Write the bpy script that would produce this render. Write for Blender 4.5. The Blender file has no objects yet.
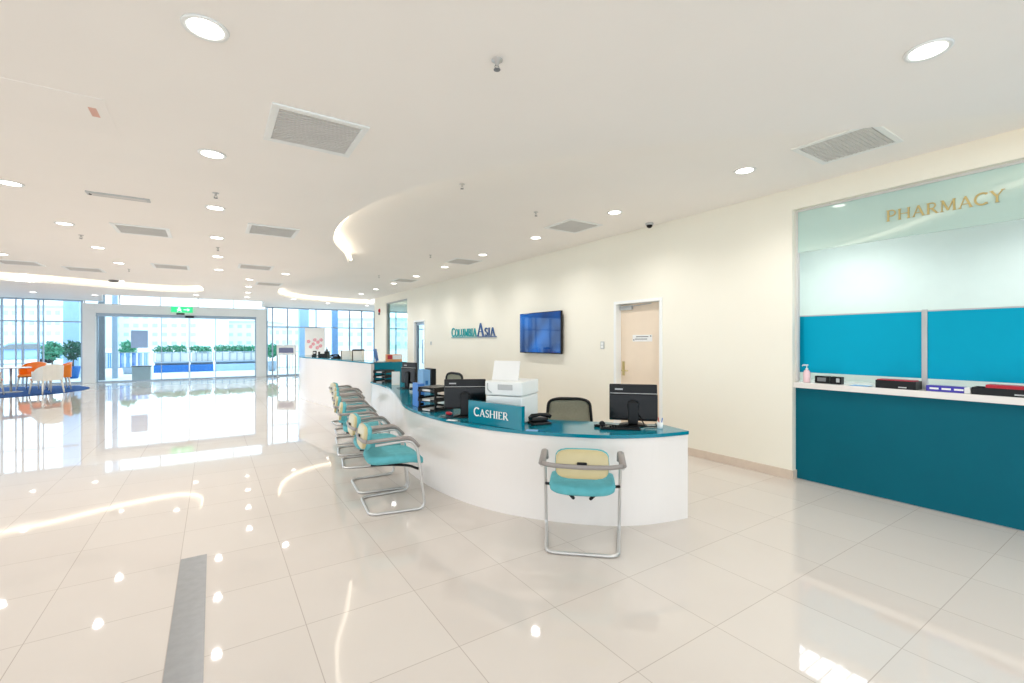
import bpy, bmesh, math, random
from math import sin, cos, pi, radians, atan2, sqrt
from mathutils import Vector, Matrix
from mathutils.geometry import tessellate_polygon
random.seed(7)
scene = bpy.context.scene
col = scene.collection

# ------------------------------------------------------------------ camera frame
F = 455.1; CX = 512.0; CY = 341.5; H = 1.5; YAW = radians(33.3)
SA, CA = sin(YAW), cos(YAW)
def at_z(px, py, z):
    """ground position of a ceiling / floor / desk point at real height z"""
    d = F * (H - z) / (py - CY); r = (px - CX) / F * d
    return (r * CA + d * SA, d * CA - r * SA)
def at_d(px, d):
    r = (px - CX) / F * d
    return (r * CA + d * SA, d * CA - r * SA)
ZL, ZR, XW, YE = 2.98, 3.16, 5.26, 22.1      # main ceiling, raised ceiling, side wall, entrance wall

# ------------------------------------------------------------------ materials
def lin(c):
    return tuple((v / 12.92 if v <= .04045 else ((v + .055) / 1.055) ** 2.4) for v in [x / 255 for x in c])
def mat(name, rgb, rough=.5, metal=0., noise=.03, scale=6., spec=.5, emit=None, es=0., coat=0., bump=0.):
    m = bpy.data.materials.new(name); m.use_nodes = True
    nt = m.node_tree; b = nt.nodes['Principled BSDF']; L = nt.links
    c = lin(rgb)
    if noise > 0:
        tc = nt.nodes.new('ShaderNodeTexCoord'); n = nt.nodes.new('ShaderNodeTexNoise')
        n.inputs['Scale'].default_value = scale; n.inputs['Detail'].default_value = 3
        L.new(tc.outputs['Object'], n.inputs['Vector'])
        r = nt.nodes.new('ShaderNodeValToRGB')
        r.color_ramp.elements[0].position = .3; r.color_ramp.elements[1].position = .7
        r.color_ramp.elements[0].color = tuple(v * (1 - noise) for v in c) + (1,)
        r.color_ramp.elements[1].color = tuple(min(1, v * (1 + noise)) for v in c) + (1,)
        L.new(n.outputs['Fac'], r.inputs['Fac']); L.new(r.outputs['Color'], b.inputs['Base Color'])
        if bump:
            bp = nt.nodes.new('ShaderNodeBump'); bp.inputs['Strength'].default_value = bump
            bp.inputs['Distance'].default_value = .002
            n2 = nt.nodes.new('ShaderNodeTexNoise'); n2.inputs['Scale'].default_value = 300
            L.new(tc.outputs['Object'], n2.inputs['Vector'])
            L.new(n2.outputs['Fac'], bp.inputs['Height']); L.new(bp.outputs['Normal'], b.inputs['Normal'])
    else:
        b.inputs['Base Color'].default_value = c + (1,)
    b.inputs['Roughness'].default_value = rough; b.inputs['Metallic'].default_value = metal
    b.inputs['Specular IOR Level'].default_value = spec
    b.inputs['Coat Weight'].default_value = coat
    if emit:
        b.inputs['Emission Color'].default_value = lin(emit) + (1,); b.inputs['Emission Strength'].default_value = es
    return m
def glass(name, tint, frost=0., ior=1.3, milk=(200, 225, 222)):
    m = bpy.data.materials.new(name); m.use_nodes = True
    nt = m.node_tree; nt.nodes.clear(); L = nt.links
    out = nt.nodes.new('ShaderNodeOutputMaterial'); tr = nt.nodes.new('ShaderNodeBsdfTransparent')
    tr.inputs['Color'].default_value = tint + (1,)
    gl = nt.nodes.new('ShaderNodeBsdfGlossy'); gl.inputs['Roughness'].default_value = .02
    fr = nt.nodes.new('ShaderNodeFresnel'); ge = nt.nodes.new('ShaderNodeNewGeometry'); mr = nt.nodes.new('ShaderNodeMapRange')
    mr.inputs['To Min'].default_value = ior; mr.inputs['To Max'].default_value = 1 / ior
    L.new(ge.outputs['Backfacing'], mr.inputs['Value']); L.new(mr.outputs[0], fr.inputs['IOR'])
    mx = nt.nodes.new('ShaderNodeMixShader')
    base = tr.outputs[0]
    if frost:
        df = nt.nodes.new('ShaderNodeBsdfDiffuse'); df.inputs['Color'].default_value = lin(milk) + (1,)
        m2 = nt.nodes.new('ShaderNodeMixShader'); m2.inputs[0].default_value = frost
        L.new(tr.outputs[0], m2.inputs[1]); L.new(df.outputs[0], m2.inputs[2]); base = m2.outputs[0]
    L.new(fr.outputs[0], mx.inputs[0]); L.new(base, mx.inputs[1]); L.new(gl.outputs[0], mx.inputs[2])
    L.new(mx.outputs[0], out.inputs['Surface'])
    return m
def emis(name, rgb, s):
    m = bpy.data.materials.new(name); m.use_nodes = True
    nt = m.node_tree; nt.nodes.clear()
    o = nt.nodes.new('ShaderNodeOutputMaterial'); e = nt.nodes.new('ShaderNodeEmission')
    e.inputs['Color'].default_value = lin(rgb) + (1,); e.inputs['Strength'].default_value = s
    nt.links.new(e.outputs[0], o.inputs['Surface']); return m

M = {}
M['ceil'] = mat('ceiling_paint', (249, 245, 240), .8, noise=.008, scale=1.5)
M['wall'] = mat('cream_wall_paint', (242, 238, 224), .6, noise=.01, scale=1.2)
M['white'] = mat('white_paint', (240, 242, 240), .4, noise=.01)
M['lam'] = mat('white_laminate', (235, 229, 224), .16, noise=.008, scale=2)
M['teal'] = mat('teal_laminate', (0, 124, 144), .12, noise=.02, scale=3)
M['teald'] = mat('deep_teal_panel', (0, 96, 114), .45, spec=.15, noise=.03, scale=2)
M['tealb'] = mat('teal_screen', (0, 165, 200), .5, spec=.1, noise=.02, scale=2)
M['fabric'] = mat('teal_fabric', (92, 174, 182), .75, noise=.08, scale=18, bump=.4)
M['shell'] = mat('beige_plastic', (196, 182, 138), .3, noise=.04)
M['arm'] = mat('grey_plastic', (150, 143, 138), .45, noise=.03)
M['steel'] = mat('silver_tube', (205, 203, 200), .3, metal=.6, noise=.02)
M['black'] = mat('black_plastic', (9, 9, 10), .35, spec=.3, noise=.05)
M['blackg'] = mat('black_gloss', (6, 6, 8), .15, spec=.3, noise=.02)
M['grey'] = mat('mid_grey', (120, 122, 124), .5, noise=.04)
M['lgrey'] = mat('light_grey', (190, 192, 192), .5, noise=.03)
M['ventg'] = mat('vent_grey', (212, 210, 206), .6, noise=.03)
M['base'] = mat('stone_skirting', (214, 198, 182), .3, noise=.04, scale=9)
M['door'] = mat('peach_door_laminate', (236, 218, 196), .4, noise=.02, scale=4)
M['strip'] = mat('grey_floor_strip', (150, 150, 150), .25, noise=.05, scale=20)
M['alu'] = mat('blue_grey_aluminium', (165, 182, 198), .35, metal=.3, noise=.03)
M['mesh'] = mat('grey_mesh_fabric', (150, 148, 128), .7, noise=.08, scale=60, bump=.5)
M['orange'] = mat('orange_plastic', (245, 135, 35), .35, noise=.03)
M['cwhite'] = mat('cream_plastic', (240, 236, 226), .35, noise=.02)
M['rug'] = mat('blue_carpet', (0, 72, 140), .9, noise=.1, scale=30, bump=.6)
M['paper'] = mat('paper', (240, 240, 238), .7, noise=.01)
M['gold'] = mat('gold_letters', (196, 178, 120), .35, metal=.3, noise=.04)
M['lteal'] = mat('letter_teal', (0, 160, 165), .3, noise=.02)
M['lblue'] = mat('letter_blue', (30, 80, 140), .3, noise=.02)
M['red'] = mat('red_plastic', (190, 20, 40), .4, noise=.04)
M['purple'] = mat('violet_card', (60, 50, 170), .4, noise=.05)
M['blue'] = mat('blue_plastic', (70, 130, 210), .4, noise=.04)
M['bluew'] = mat('blue_card', (130, 180, 225), .5, noise=.04)
M['cobalt'] = mat('cobalt_paint', (30, 110, 185), .5, noise=.05)
M['skyblue'] = mat('pale_blue_render', (170, 200, 228), .7, noise=.04)
M['concrete'] = mat('outdoor_paving', (225, 225, 222), .8, noise=.05, scale=.8)
M['facade'] = mat('pale_facade', (225, 234, 238), .8, noise=.03, scale=.4)
M['facw'] = mat('facade_window', (186, 210, 222), .3, noise=.1, scale=.5)
M['leaf'] = mat('leaf_green', (80, 165, 125), .6, noise=.25, scale=5)
M['leaf2'] = mat('dark_leaf_green', (40, 110, 85), .6, noise=.25, scale=5)
M['bark'] = mat('bark', (110, 95, 80), .8, noise=.1)
M['carb'] = mat('pale_blue_car_paint', (150, 185, 225), .2, noise=.02, coat=.6)
M['carw'] = mat('white_car_paint', (235, 238, 240), .2, noise=.01, coat=.6)
M['pink'] = mat('pink_petals', (235, 160, 172), .6, noise=.1)
M['pump'] = mat('pink_lotion', (240, 205, 210), .25, noise=.03)
M['ora2'] = mat('orange_card', (240, 160, 100), .6, noise=.06, scale=12)
M['glass'] = glass('clear_glass', (.86, .95, 1.0), ior=1.22)
M['glassg'] = glass('green_glass', (.84, .95, .92), ior=1.25)
M['header'] = glass('green_header_glass', (.80, .93, .91), frost=.93, ior=1.85, milk=(196, 224, 216))
M['bulb'] = emis('lamp_disc', (255, 250, 242), 5)
M['led'] = emis('led_strip', (255, 243, 220), 2.0)
M['troff'] = emis('troffer_lamp', (245, 250, 255), 5)
M['exit'] = emis('exit_green', (60, 200, 130), .9)
M['exitw'] = emis('exit_white', (230, 255, 240), 1.3)
M['screenb'] = emis('kiosk_screen', (120, 125, 150), .5)

def tv_mat():  # blue emission painted in for window reflections on the dark screen
    m = bpy.data.materials.new('tv_painted_reflection'); m.use_nodes = True
    nt = m.node_tree; b = nt.nodes['Principled BSDF']; L = nt.links
    b.inputs['Base Color'].default_value = (.004, .008, .02, 1); b.inputs['Roughness'].default_value = .04
    b.inputs['Specular IOR Level'].default_value = .4
    tc = nt.nodes.new('ShaderNodeTexCoord'); n = nt.nodes.new('ShaderNodeTexNoise')
    n.inputs['Scale'].default_value = 2.2; n.inputs['Detail'].default_value = 1
    L.new(tc.outputs['Object'], n.inputs['Vector'])
    r = nt.nodes.new('ShaderNodeValToRGB')
    r.color_ramp.elements[0].position = .35; r.color_ramp.elements[1].position = .7
    r.color_ramp.elements[0].color = lin((0, 45, 105)) + (1,); r.color_ramp.elements[1].color = lin((0, 100, 190)) + (1,)
    L.new(n.outputs['Fac'], r.inputs['Fac']); L.new(r.outputs['Color'], b.inputs['Emission Color'])
    b.inputs['Emission Strength'].default_value = .5
    return m
M['tv'] = tv_mat()
def floor_mat():
    m = bpy.data.materials.new('polished_tiles'); m.use_nodes = True
    nt = m.node_tree; b = nt.nodes['Principled BSDF']; L = nt.links
    g = nt.nodes.new('ShaderNodeNewGeometry'); mp = nt.nodes.new('ShaderNodeMapping')
    mp.inputs['Location'].default_value = (-1.614 + .0015 + 60, -2.015 + .0015 + 60, 0)
    L.new(g.outputs['Position'], mp.inputs['Vector'])
    br = nt.nodes.new('ShaderNodeTexBrick'); br.offset = 0; br.squash = 1
    br.inputs['Scale'].default_value = 1; br.inputs['Brick Width'].default_value = .6; br.inputs['Row Height'].default_value = .6
    br.inputs['Mortar Size'].default_value = .0024; br.inputs['Mortar Smooth'].default_value = .3
    br.inputs['Color1'].default_value = lin((219, 211, 203)) + (1,); br.inputs['Color2'].default_value = lin((215, 206, 198)) + (1,)
    br.inputs['Mortar'].default_value = lin((186, 175, 165)) + (1,)
    L.new(mp.outputs[0], br.inputs['Vector'])
    n = nt.nodes.new('ShaderNodeTexNoise'); n.inputs['Scale'].default_value = 1.6; n.inputs['Detail'].default_value = 5
    L.new(g.outputs['Position'], n.inputs['Vector'])
    r = nt.nodes.new('ShaderNodeValToRGB'); r.color_ramp.elements[0].color = (.95, .94, .93, 1); r.color_ramp.elements[1].color = (1, 1, 1, 1)
    L.new(n.outputs['Fac'], r.inputs['Fac'])
    mx = nt.nodes.new('ShaderNodeMix'); mx.data_type = 'RGBA'; mx.blend_type = 'MULTIPLY'; mx.inputs[0].default_value = 1
    L.new(br.outputs['Color'], mx.inputs[6]); L.new(r.outputs['Color'], mx.inputs[7])
    L.new(mx.outputs[2], b.inputs['Base Color'])
    b.inputs['Roughness'].default_value = .035; b.inputs['Specular IOR Level'].default_value = .5
    return m
M['floor'] = floor_mat()

# ------------------------------------------------------------------ mesh builder
class MB:
    def __init__(s): s.bm = bmesh.new(); s.mi = 0
    def _t(s, vs, mtx):
        if mtx is not None: bmesh.ops.transform(s.bm, matrix=mtx, verts=vs)
    def box(s, x0, x1, y0, y1, z0, z1, bev=0., mtx=None, seg=2):
        r = bmesh.ops.create_cube(s.bm, size=1); vs = r['verts']
        for v in vs: v.co = Vector(((x0 + x1) / 2 + v.co.x * (x1 - x0), (y0 + y1) / 2 + v.co.y * (y1 - y0), (z0 + z1) / 2 + v.co.z * (z1 - z0)))
        fs = set(f for v in vs for f in v.link_faces)
        for f in fs: f.material_index = s.mi
        if bev:
            es = list(set(e for v in vs for e in v.link_edges))
            bv = bmesh.ops.bevel(s.bm, geom=es, offset=bev, segments=seg, profile=.5, affect='EDGES')
            vs = list(set(v for f in bv['faces'] for v in f.verts) | set(v for v in vs if v.is_valid))
            for f in set(f for v in vs for f in v.link_faces): f.material_index = s.mi
        s._t(vs, mtx); return s
    def ring(s, pts): return [s.bm.verts.new(p) for p in pts]
    def face(s, vs, smooth=False):
        try:
            f = s.bm.faces.new(vs); f.material_index = s.mi; f.smooth = smooth; return f
        except ValueError: return None
    def loft(s, rings, closed=True, caps=True, smooth=True):
        R = [s.ring(r) for r in rings]; n = len(R[0])
        for a, b in zip(R, R[1:]):
            for i in range(n if closed else n - 1):
                s.face([a[i], a[(i + 1) % n], b[(i + 1) % n], b[i]], smooth)
        if caps and closed: s.face(list(reversed(R[0]))); s.face(R[-1])
        return s
    def tube(s, path, rad, n=8, closed=False, sx=1., sz=1., smooth=True):
        P = [Vector(p) for p in path]; rings = []; N = len(P)
        up = Vector((0, 0, 1)); prev = None
        for i, p in enumerate(P):
            if closed: t = (P[(i + 1) % N] - P[i - 1]).normalized()
            else: t = (P[min(i + 1, N - 1)] - P[max(i - 1, 0)]).normalized()
            if prev is None:
                a = up if abs(t.dot(up)) < .9 else Vector((1, 0, 0))
                u = t.cross(a).normalized()
            else:
                u = (prev - t * prev.dot(t)).normalized()
            prev = u; w = u.cross(t).normalized()
            r = rad[i] if isinstance(rad, (list, tuple)) else rad
            rings.append([p + u * cos(2 * pi * k / n) * r * sx + w * sin(2 * pi * k / n) * r * sz for k in range(n)])
        if closed: rings.append(rings[0])
        return s.loft(rings, True, not closed, smooth)
    def lathe(s, prof, n=20, c=(0, 0, 0), smooth=True, mtx=None):
        R = []
        for r, z in prof:
            R.append([Vector((c[0] + max(r, 1e-4) * cos(2 * pi * k / n), c[1] + max(r, 1e-4) * sin(2 * pi * k / n), c[2] + z)) for k in range(n)])
        if mtx is not None: R = [[mtx @ p for p in r] for r in R]
        return s.loft(R, True, True, smooth)
    def prism(s, poly, z0, z1, holes=()):
        loops = [poly] + list(holes)
        flat = [p for l in loops for p in l]
        tri = tessellate_polygon([[Vector((p[0], p[1], 0)) for p in l] for l in loops])
        lo = [s.bm.verts.new((p[0], p[1], z0)) for p in flat]; hi = [s.bm.verts.new((p[0], p[1], z1)) for p in flat]
        for t in tri:
            s.face([lo[i] for i in t]); s.face([hi[i] for i in reversed(t)])
        o = 0
        for l in loops:
            n = len(l)
            for i in range(n):
                j = (i + 1) % n; s.face([lo[o + i], lo[o + j], hi[o + j], hi[o + i]])
            o += n
        return s
    def sell(s, c, r, e1=.35, e2=.35, nu=28, nv=12, fn=None, mtx=None):
        """rounded cushion form"""
        def sp(v, e): return math.copysign(abs(v) ** e, v)
        R = []
        for j in range(nv + 1):
            ph = -pi / 2 + pi * j / nv; ph = max(-pi / 2 + .02, min(pi / 2 - .02, ph)); row = []
            for i in range(nu):
                th = 2 * pi * i / nu
                p = Vector((r[0] * sp(cos(ph), e1) * sp(cos(th), e2), r[1] * sp(cos(ph), e1) * sp(sin(th), e2), r[2] * sp(sin(ph), e1)))
                if fn: p = fn(p)
                p = p + Vector(c)
                if mtx is not None: p = mtx @ p
                row.append(p)
            R.append(row)
        return s.loft(R, True, True, True)
    def build(s, name, m, parent=None, recalc=True):
        if recalc: bmesh.ops.recalc_face_normals(s.bm, faces=s.bm.faces)
        me = bpy.data.meshes.new(name); s.bm.to_mesh(me); s.bm.free()
        for x in (m if isinstance(m, (list, tuple)) else [m]): me.materials.append(x)
        o = bpy.data.objects.new(name, me); col.objects.link(o)
        if parent is not None: o.parent = parent
        return o
def tag(o, label, cat, group=None, kind=None):
    if label: o['label'] = label
    if cat: o['category'] = cat
    if group: o['group'] = group
    if kind: o['kind'] = kind
    return o
def thing(name, label, cat, loc=(0, 0, 0), rz=0., group=None, kind=None):
    o = bpy.data.objects.new(name, None); o.empty_display_size = .1; col.objects.link(o)
    o.location = loc; o.rotation_euler = (0, 0, rz)
    return tag(o, label, cat, group, kind)
def struct(o, label, cat='building part'): return tag(o, label, cat, kind='structure')
KIDS = {}
def dup(root, loc, rz, label, group=None):
    r = root.copy(); col.objects.link(r); r.location = loc; r.rotation_euler = (0, 0, rz); r['label'] = label
    if group: r['group'] = group
    for ch in list(root.children):
        c = ch.copy(); col.objects.link(c); c.parent = r
        for g in list(ch.children):
            e = g.copy(); col.objects.link(e); e.parent = c
    return r
def spline(P, n=8):
    P = [Vector((p[0], p[1])) for p in P]; out = []
    for i in range(len(P) - 1):
        a = P[max(i - 1, 0)]; b = P[i]; c = P[i + 1]; d = P[min(i + 2, len(P) - 1)]
        for k in range(n):
            t = k / n
            out.append(.5 * ((2 * b) + (c - a) * t + (2 * a - 5 * b + 4 * c - d) * t * t + (3 * b - a - 3 * c + d) * t ** 3))
    out.append(P[-1]); return [(p.x, p.y) for p in out]
def offset(P, dist):
    out = []
    for i, p in enumerate(P):
        a = P[max(i - 1, 0)]; b = P[min(i + 1, len(P) - 1)]
        t = Vector((b[0] - a[0], b[1] - a[1])).normalized(); n = Vector((-t.y, t.x))
        dd = dist(i / (len(P) - 1)) if callable(dist) else dist
        out.append((p[0] + n.x * dd, p[1] + n.y * dd))
    return out
def fillet(path, r, n=5):
    P = [Vector(p) for p in path]; out = [P[0]]
    for i in range(1, len(P) - 1):
        a = (P[i - 1] - P[i]); b = (P[i + 1] - P[i])
        rr = min(r, a.length * .49, b.length * .49)
        p0 = P[i] + a.normalized() * rr; p2 = P[i] + b.normalized() * rr
        for k in range(n + 1):
            t = k / n; out.append(p0 * (1 - t) ** 2 + P[i] * 2 * t * (1 - t) + p2 * t * t)
    out.append(P[-1]); return out

# ------------------------------------------------------------------ serif lettering
def arc(cx, cy, rx, ry, a0, a1, n=12):
    return [(cx + rx * cos(radians(a0 + (a1 - a0) * k / n)), cy + ry * sin(radians(a0 + (a1 - a0) * k / n))) for k in range(n + 1)]
T, t_ = .14, .07
def sf(x, y, w=.22): return ([(x - w / 2, y), (x + w / 2, y)], .05)
LET = {
 'C': (.80, [(arc(.44, .5, .38, .48, 48, 312, 18), T), ([(.70, .84), (.72, .98)], t_), ([(.70, .18), (.74, .02)], t_)]),
 'O': (.90, [(arc(.45, .5, .38, .47, 0, 360, 24), T)]),
 'L': (.62, [([(.14, 0), (.14, 1)], T), ([(.14, .03), (.58, .03)], t_), ([(.57, 0), (.57, .2)], t_), sf(.14, .98), sf(.14, .02)]),
 'U': (.84, [([(.15, 1), (.15, .32)] + arc(.42, .32, .27, .29, 180, 360, 10) + [(.69, 1)], .11), sf(.15, .98), sf(.69, .98)]),
 'M': (1.04, [([(.14, 0), (.17, 1)], t_), ([(.17, 1), (.52, .08)], T), ([(.52, .08), (.86, 1)], t_), ([(.86, 1), (.9, 0)], T), sf(.14, .02), sf(.9, .02), sf(.12, .98, .14), sf(.92, .98, .14)]),
 'B': (.70, [([(.14, 0), (.14, 1)], T), ([(.14, .97), (.36, .97)] + arc(.36, .75, .2, .22, 90, -90, 10) + [(.14, .53)], .09), ([(.36, .52)] + arc(.37, .275, .24, .25, 90, -90, 10) + [(.14, .03)], .1), sf(.1, .98, .18), sf(.1, .02, .18)]),
 'I': (.32, [([(.16, 0), (.16, 1)], T), sf(.16, .98, .26), sf(.16, .02, .26)]),
 'A': (.86, [([(.1, 0), (.42, 1)], t_), ([(.42, 1), (.76, 0)], T), ([(.2, .34), (.64, .34)], .06), sf(.1, .02), sf(.76, .02)]),
 'S': (.60, [(arc(.3, .74, .2, .23, 40, 250, 12) + arc(.3, .26, .22, .24, 80, -140, 12), .11), ([(.48, .8), (.49, .96)], .05), ([(.1, .04), (.11, .22)], .05)]),
 'H': (.92, [([(.15, 0), (.15, 1)], T), ([(.77, 0), (.77, 1)], T), ([(.15, .52), (.77, .52)], .06), sf(.15, .98), sf(.15, .02), sf(.77, .98), sf(.77, .02)]),
 'E': (.66, [([(.14, 0), (.14, 1)], T), ([(.14, .97), (.56, .97)], .06), ([(.14, .52), (.46, .52)], .06), ([(.14, .03), (.58, .03)], .06), ([(.56, .8), (.56, 1)], .05), ([(.58, 0), (.58, .2)], .05), sf(.1, .98, .16), sf(.1, .02, .16)]),
 'R': (.78, [([(.14, 0), (.14, 1)], T), ([(.14, .97), (.36, .97)] + arc(.36, .73, .22, .24, 90, -90, 10) + [(.14, .49)], .09), ([(.36, .49), (.7, .0)], T), sf(.14, .02), sf(.1, .98, .16), sf(.72, .02, .16)]),
 'P': (.68, [([(.14, 0), (.14, 1)], T), ([(.14, .97), (.36, .97)] + arc(.36, .71, .24, .26, 90, -90, 10) + [(.14, .45)], .09), sf(.14, .02), sf(.1, .98, .16)]),
 'Y': (.78, [([(.08, 1), (.39, .46)], T), ([(.7, 1), (.39, .46)], t_), ([(.39, .48), (.39, 0)], T), sf(.08, .98), sf(.7, .98), sf(.39, .02)]),
}
def letters(mb, text, height, width, depth, mtx, caps=(), capscale=1.2, basex=0.):
    """text drawn in the local XZ plane, facing local -Y; returns advance"""
    tot = sum((LET[c][0] + .07) * (capscale if i in caps else 1) for i, c in enumerate(text)); sx = width / tot
    x = basex; k = 0
    for i, ch in enumerate(text):
        cs = capscale if i in caps else 1
        for pl, w in LET[ch][1]:
            n = len(pl); L = []; Rr = []
            for j, p in enumerate(pl):
                a = pl[max(j - 1, 0)]; b = pl[min(j + 1, n - 1)]
                tx, ty = b[0] - a[0], b[1] - a[1]; q = sqrt(tx * tx + ty * ty) or 1
                L.append((p[0] - ty / q * w / 2, p[1] + tx / q * w / 2)); Rr.append((p[0] + ty / q * w / 2, p[1] - tx / q * w / 2))
            k += 1; dd = depth + k % 7 * .00012
            rings = []
            for a, b in zip(L, Rr):
                q = [(a, -dd), (b, -dd), (b, 0), (a, 0)]
                rings.append([mtx @ Vector((x + u[0] * cs * sx, dz, u[1] * height * cs)) for u, dz in q])
            mb.loft(rings, True, True, False)
        x += (LET[ch][0] + .07) * cs * sx
    return x

# ================================================================== SETTING
def seg_wall_x(name, x0, x1, y0, y1, z0, z1, openings, m, label):
    """wall along Y with rectangular openings (ya, yb, za, zb)"""
    mb = MB(); ys = sorted(openings); y = y0
    for ya, yb, za, zb in ys:
        if ya > y: mb.box(x0, x1, y, ya, z0, z1)
        if za > z0: mb.box(x0, x1, ya, yb, z0, za)
        if zb < z1: mb.box(x0, x1, ya, yb, zb, z1)
        y = yb
    if y < y1: mb.box(x0, x1, y, y1, z0, z1)
    return struct(mb.build(name, m), label, 'wall')
mb = MB(); mb.box(-14, 10, -6, YE + .3, -.08, 0); struct(mb.build('floor', M['floor']), 'polished beige square floor tiles across the whole lobby', 'floor')
mb = MB(); mb.box(-.186, -.036, -1.5, 3.865, .0002, .0022); struct(mb.build('trim_1', M['strip']), 'grey strip let into the floor tiles', 'floor strip')

lip = spline([(5.26, -.12), (4.39, .64), (3.65, 1.43), (2.715, 2.36), (2.02, 3.35), (1.57, 4.35), (1.38, 5.15), (1.34, 6.1), (1.5, 7.1), (1.86, 8.0), (2.14, 8.9)], 6)
lip2 = spline([(2.14, 8.9), (2.2, 10.3), (1.85, 12), (1.6, 13.6), (1.62, 15.3), (1.95, 16.7), (2.7, 17.7), (3.8, 18.2), (5.26, 18.35)], 6)
outer = [(-14, -6), (5.26, -6)] + lip + lip2[1:] + [(5.27, 18.35), (10, 18.35), (10, YE + .3), (1.75, YE + .3), (1.6, 19.2), (-2.95, 19.2), (-3.4, YE + .3), (-14, YE + .3)]
far = spline([at_z(x, y, 3.09) for x, y in ((-40, 272), (0, 275.5), (50, 279), (100, 283.3), (150, 287), (180, 288.6), (196, 288.6))], 6)
tip = at_z(204, 287.2, 3.08)
near = spline([far[-1], tip] + [at_z(a, b, ZL) for a, b in ((199, 285.6), (180, 284.2), (140, 281.6), (90, 277.6), (40, 273.6), (0, 270.4), (-40, 267))], 5)
hole = far + near[1:]
mb = MB(); mb.prism(outer, ZL, ZR + .14, holes=[hole])
c0 = struct(mb.build('ceiling', M['ceil']), 'smooth white plaster ceiling with curved cut-outs over the lobby', 'ceiling')
mb = MB(); mb.box(.9, 5.26, -.3, 18.9, ZR, ZR + .12)
struct(mb.build('ceiling', M['ceil']), 'raised white ceiling strip along the cream wall, behind the curved edge', 'ceiling')
mb = MB(); mb.box(-4, 2, 19, YE + .1, 3.301, 3.36); struct(mb.build('ceiling', M['ceil']), 'small raised ceiling recess directly in front of the entrance', 'ceiling')
def inside(pt, poly):
    x, y = pt; c = False; j = len(poly) - 1
    for i in range(len(poly)):
        if (poly[i][1] > y) != (poly[j][1] > y) and x < (poly[j][0] - poly[i][0]) * (y - poly[i][1]) / (poly[j][1] - poly[i][1]) + poly[i][0]: c = not c
        j = i
    return c
recess = [(5.3, -.2)] + lip + lip2[1:] + [(5.3, 18.35)]
def height(x, y, m=.12):
    for P in (hole, recess):
        n = sum(inside((x + m * cos(a), y + m * sin(a)), P) for a in (0, 1.57, 3.14, 4.71))
        if n == 4: return ZR
        if n: return ZL if n < 3 else ZR
    return ZL
def on_ceiling(px, py, m=.12):
    x, y = at_z(px, py, ZR)
    if height(x, y, m) == ZR: return x, y, ZR
    x, y = at_z(px, py, ZL); return x, y, ZL
hx = [p[0] for p in hole]; hy = [p[1] for p in hole]
mb = MB(); mb.box(min(hx) - .3, max(hx) + .3, min(hy) - .3, max(hy) + .3, ZR, ZR + .12)
struct(mb.build('ceiling', M['ceil']), 'raised white ceiling in the crescent recess over the far lobby', 'ceiling')
# led strips
def ledstrip(path2, z, label):
    mb = MB(); mb.tube([(p[0], p[1], z) for p in path2], .026, 10)
    return tag(mb.build('led_strip', M['led']), label, 'light', 'cove light strips')
ledstrip(offset(lip[3:], -.045), ZL + .075, 'warm light strip hidden behind the wavy ceiling edge nearest the pharmacy')
farl = spline([(1.62, 15.3), (1.95, 16.7), (2.7, 17.7), (3.8, 18.2), (5.2, 18.34)], 6)
ledstrip(offset(farl, -.035), ZL + .11, 'glowing curved ceiling strip at the far end of the cream wall')
ledstrip(offset(far + near[1:9], -.035), ZL + .11, 'long glowing curved ceiling strip above the lounge and entrance')

# side wall
seg_wall_x('wall_right', XW, XW + .15, 2.46, 17.75, 0, ZR + .1, [(4.17, 5.09, 0, 2.12), (12.73, 13.6, 0, 2.15), (14.2, 16.37, 0, 2.9)], M['wall'], 'long cream wall behind the reception desk')
mb = MB(); mb.box(XW, XW + .15, -5, 2.46, 2.93, 3.4); struct(mb.build('wall_above_pharmacy', M['wall']), 'cream wall band above the pharmacy opening', 'wall')
mb = MB()
for a, b in ((2.46, 4.17), (5.09, 12.73), (13.6, 14.2), (16.37, 17.75)): mb.box(XW - .014, XW, a, b, 0, .1, .003)
mb.box(XW - .014, XW + .15, 2.446, 2.46, 0, .1, .003)
struct(mb.build('baseboard_right', M['base']), 'beige stone skirting along the cream wall', 'baseboard')
# room beyond the far glazed opening
mb = MB(); mb.box(9.85, 10, 4.05, YE, 0, ZR + .1); mb.box(5.41, 9.85, 10.5, 10.6, 0, ZR + .1)
struct(mb.build('wall_back_room', M['wall']), 'pale wall inside the room beyond the glazed opening', 'wall')
mb = MB(); mb.box(5.41, 10, 10.5, 18.35, ZL, ZL + .1); struct(mb.build('ceiling', M['ceil']), 'white ceiling of the room beyond the glazed opening', 'ceiling')

# pharmacy room
mb = MB(); mb.box(8.5, 8.65, -5, 4.05, 0, 3.35); mb.box(5.41, 8.5, 3.9, 4.05, 0, 3.35)
struct(mb.build('wall_pharmacy', mat('pale_green_wall_paint', (220, 231, 226), .6, noise=.01)), 'pale greenish inner walls of the pharmacy behind the teal screens', 'wall')
mb = MB(); mb.box(5.41, 8.65, -5, 4.05, 3.3, 3.4); struct(mb.build('ceiling', M['ceil']), 'white ceiling inside the pharmacy', 'ceiling')

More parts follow.
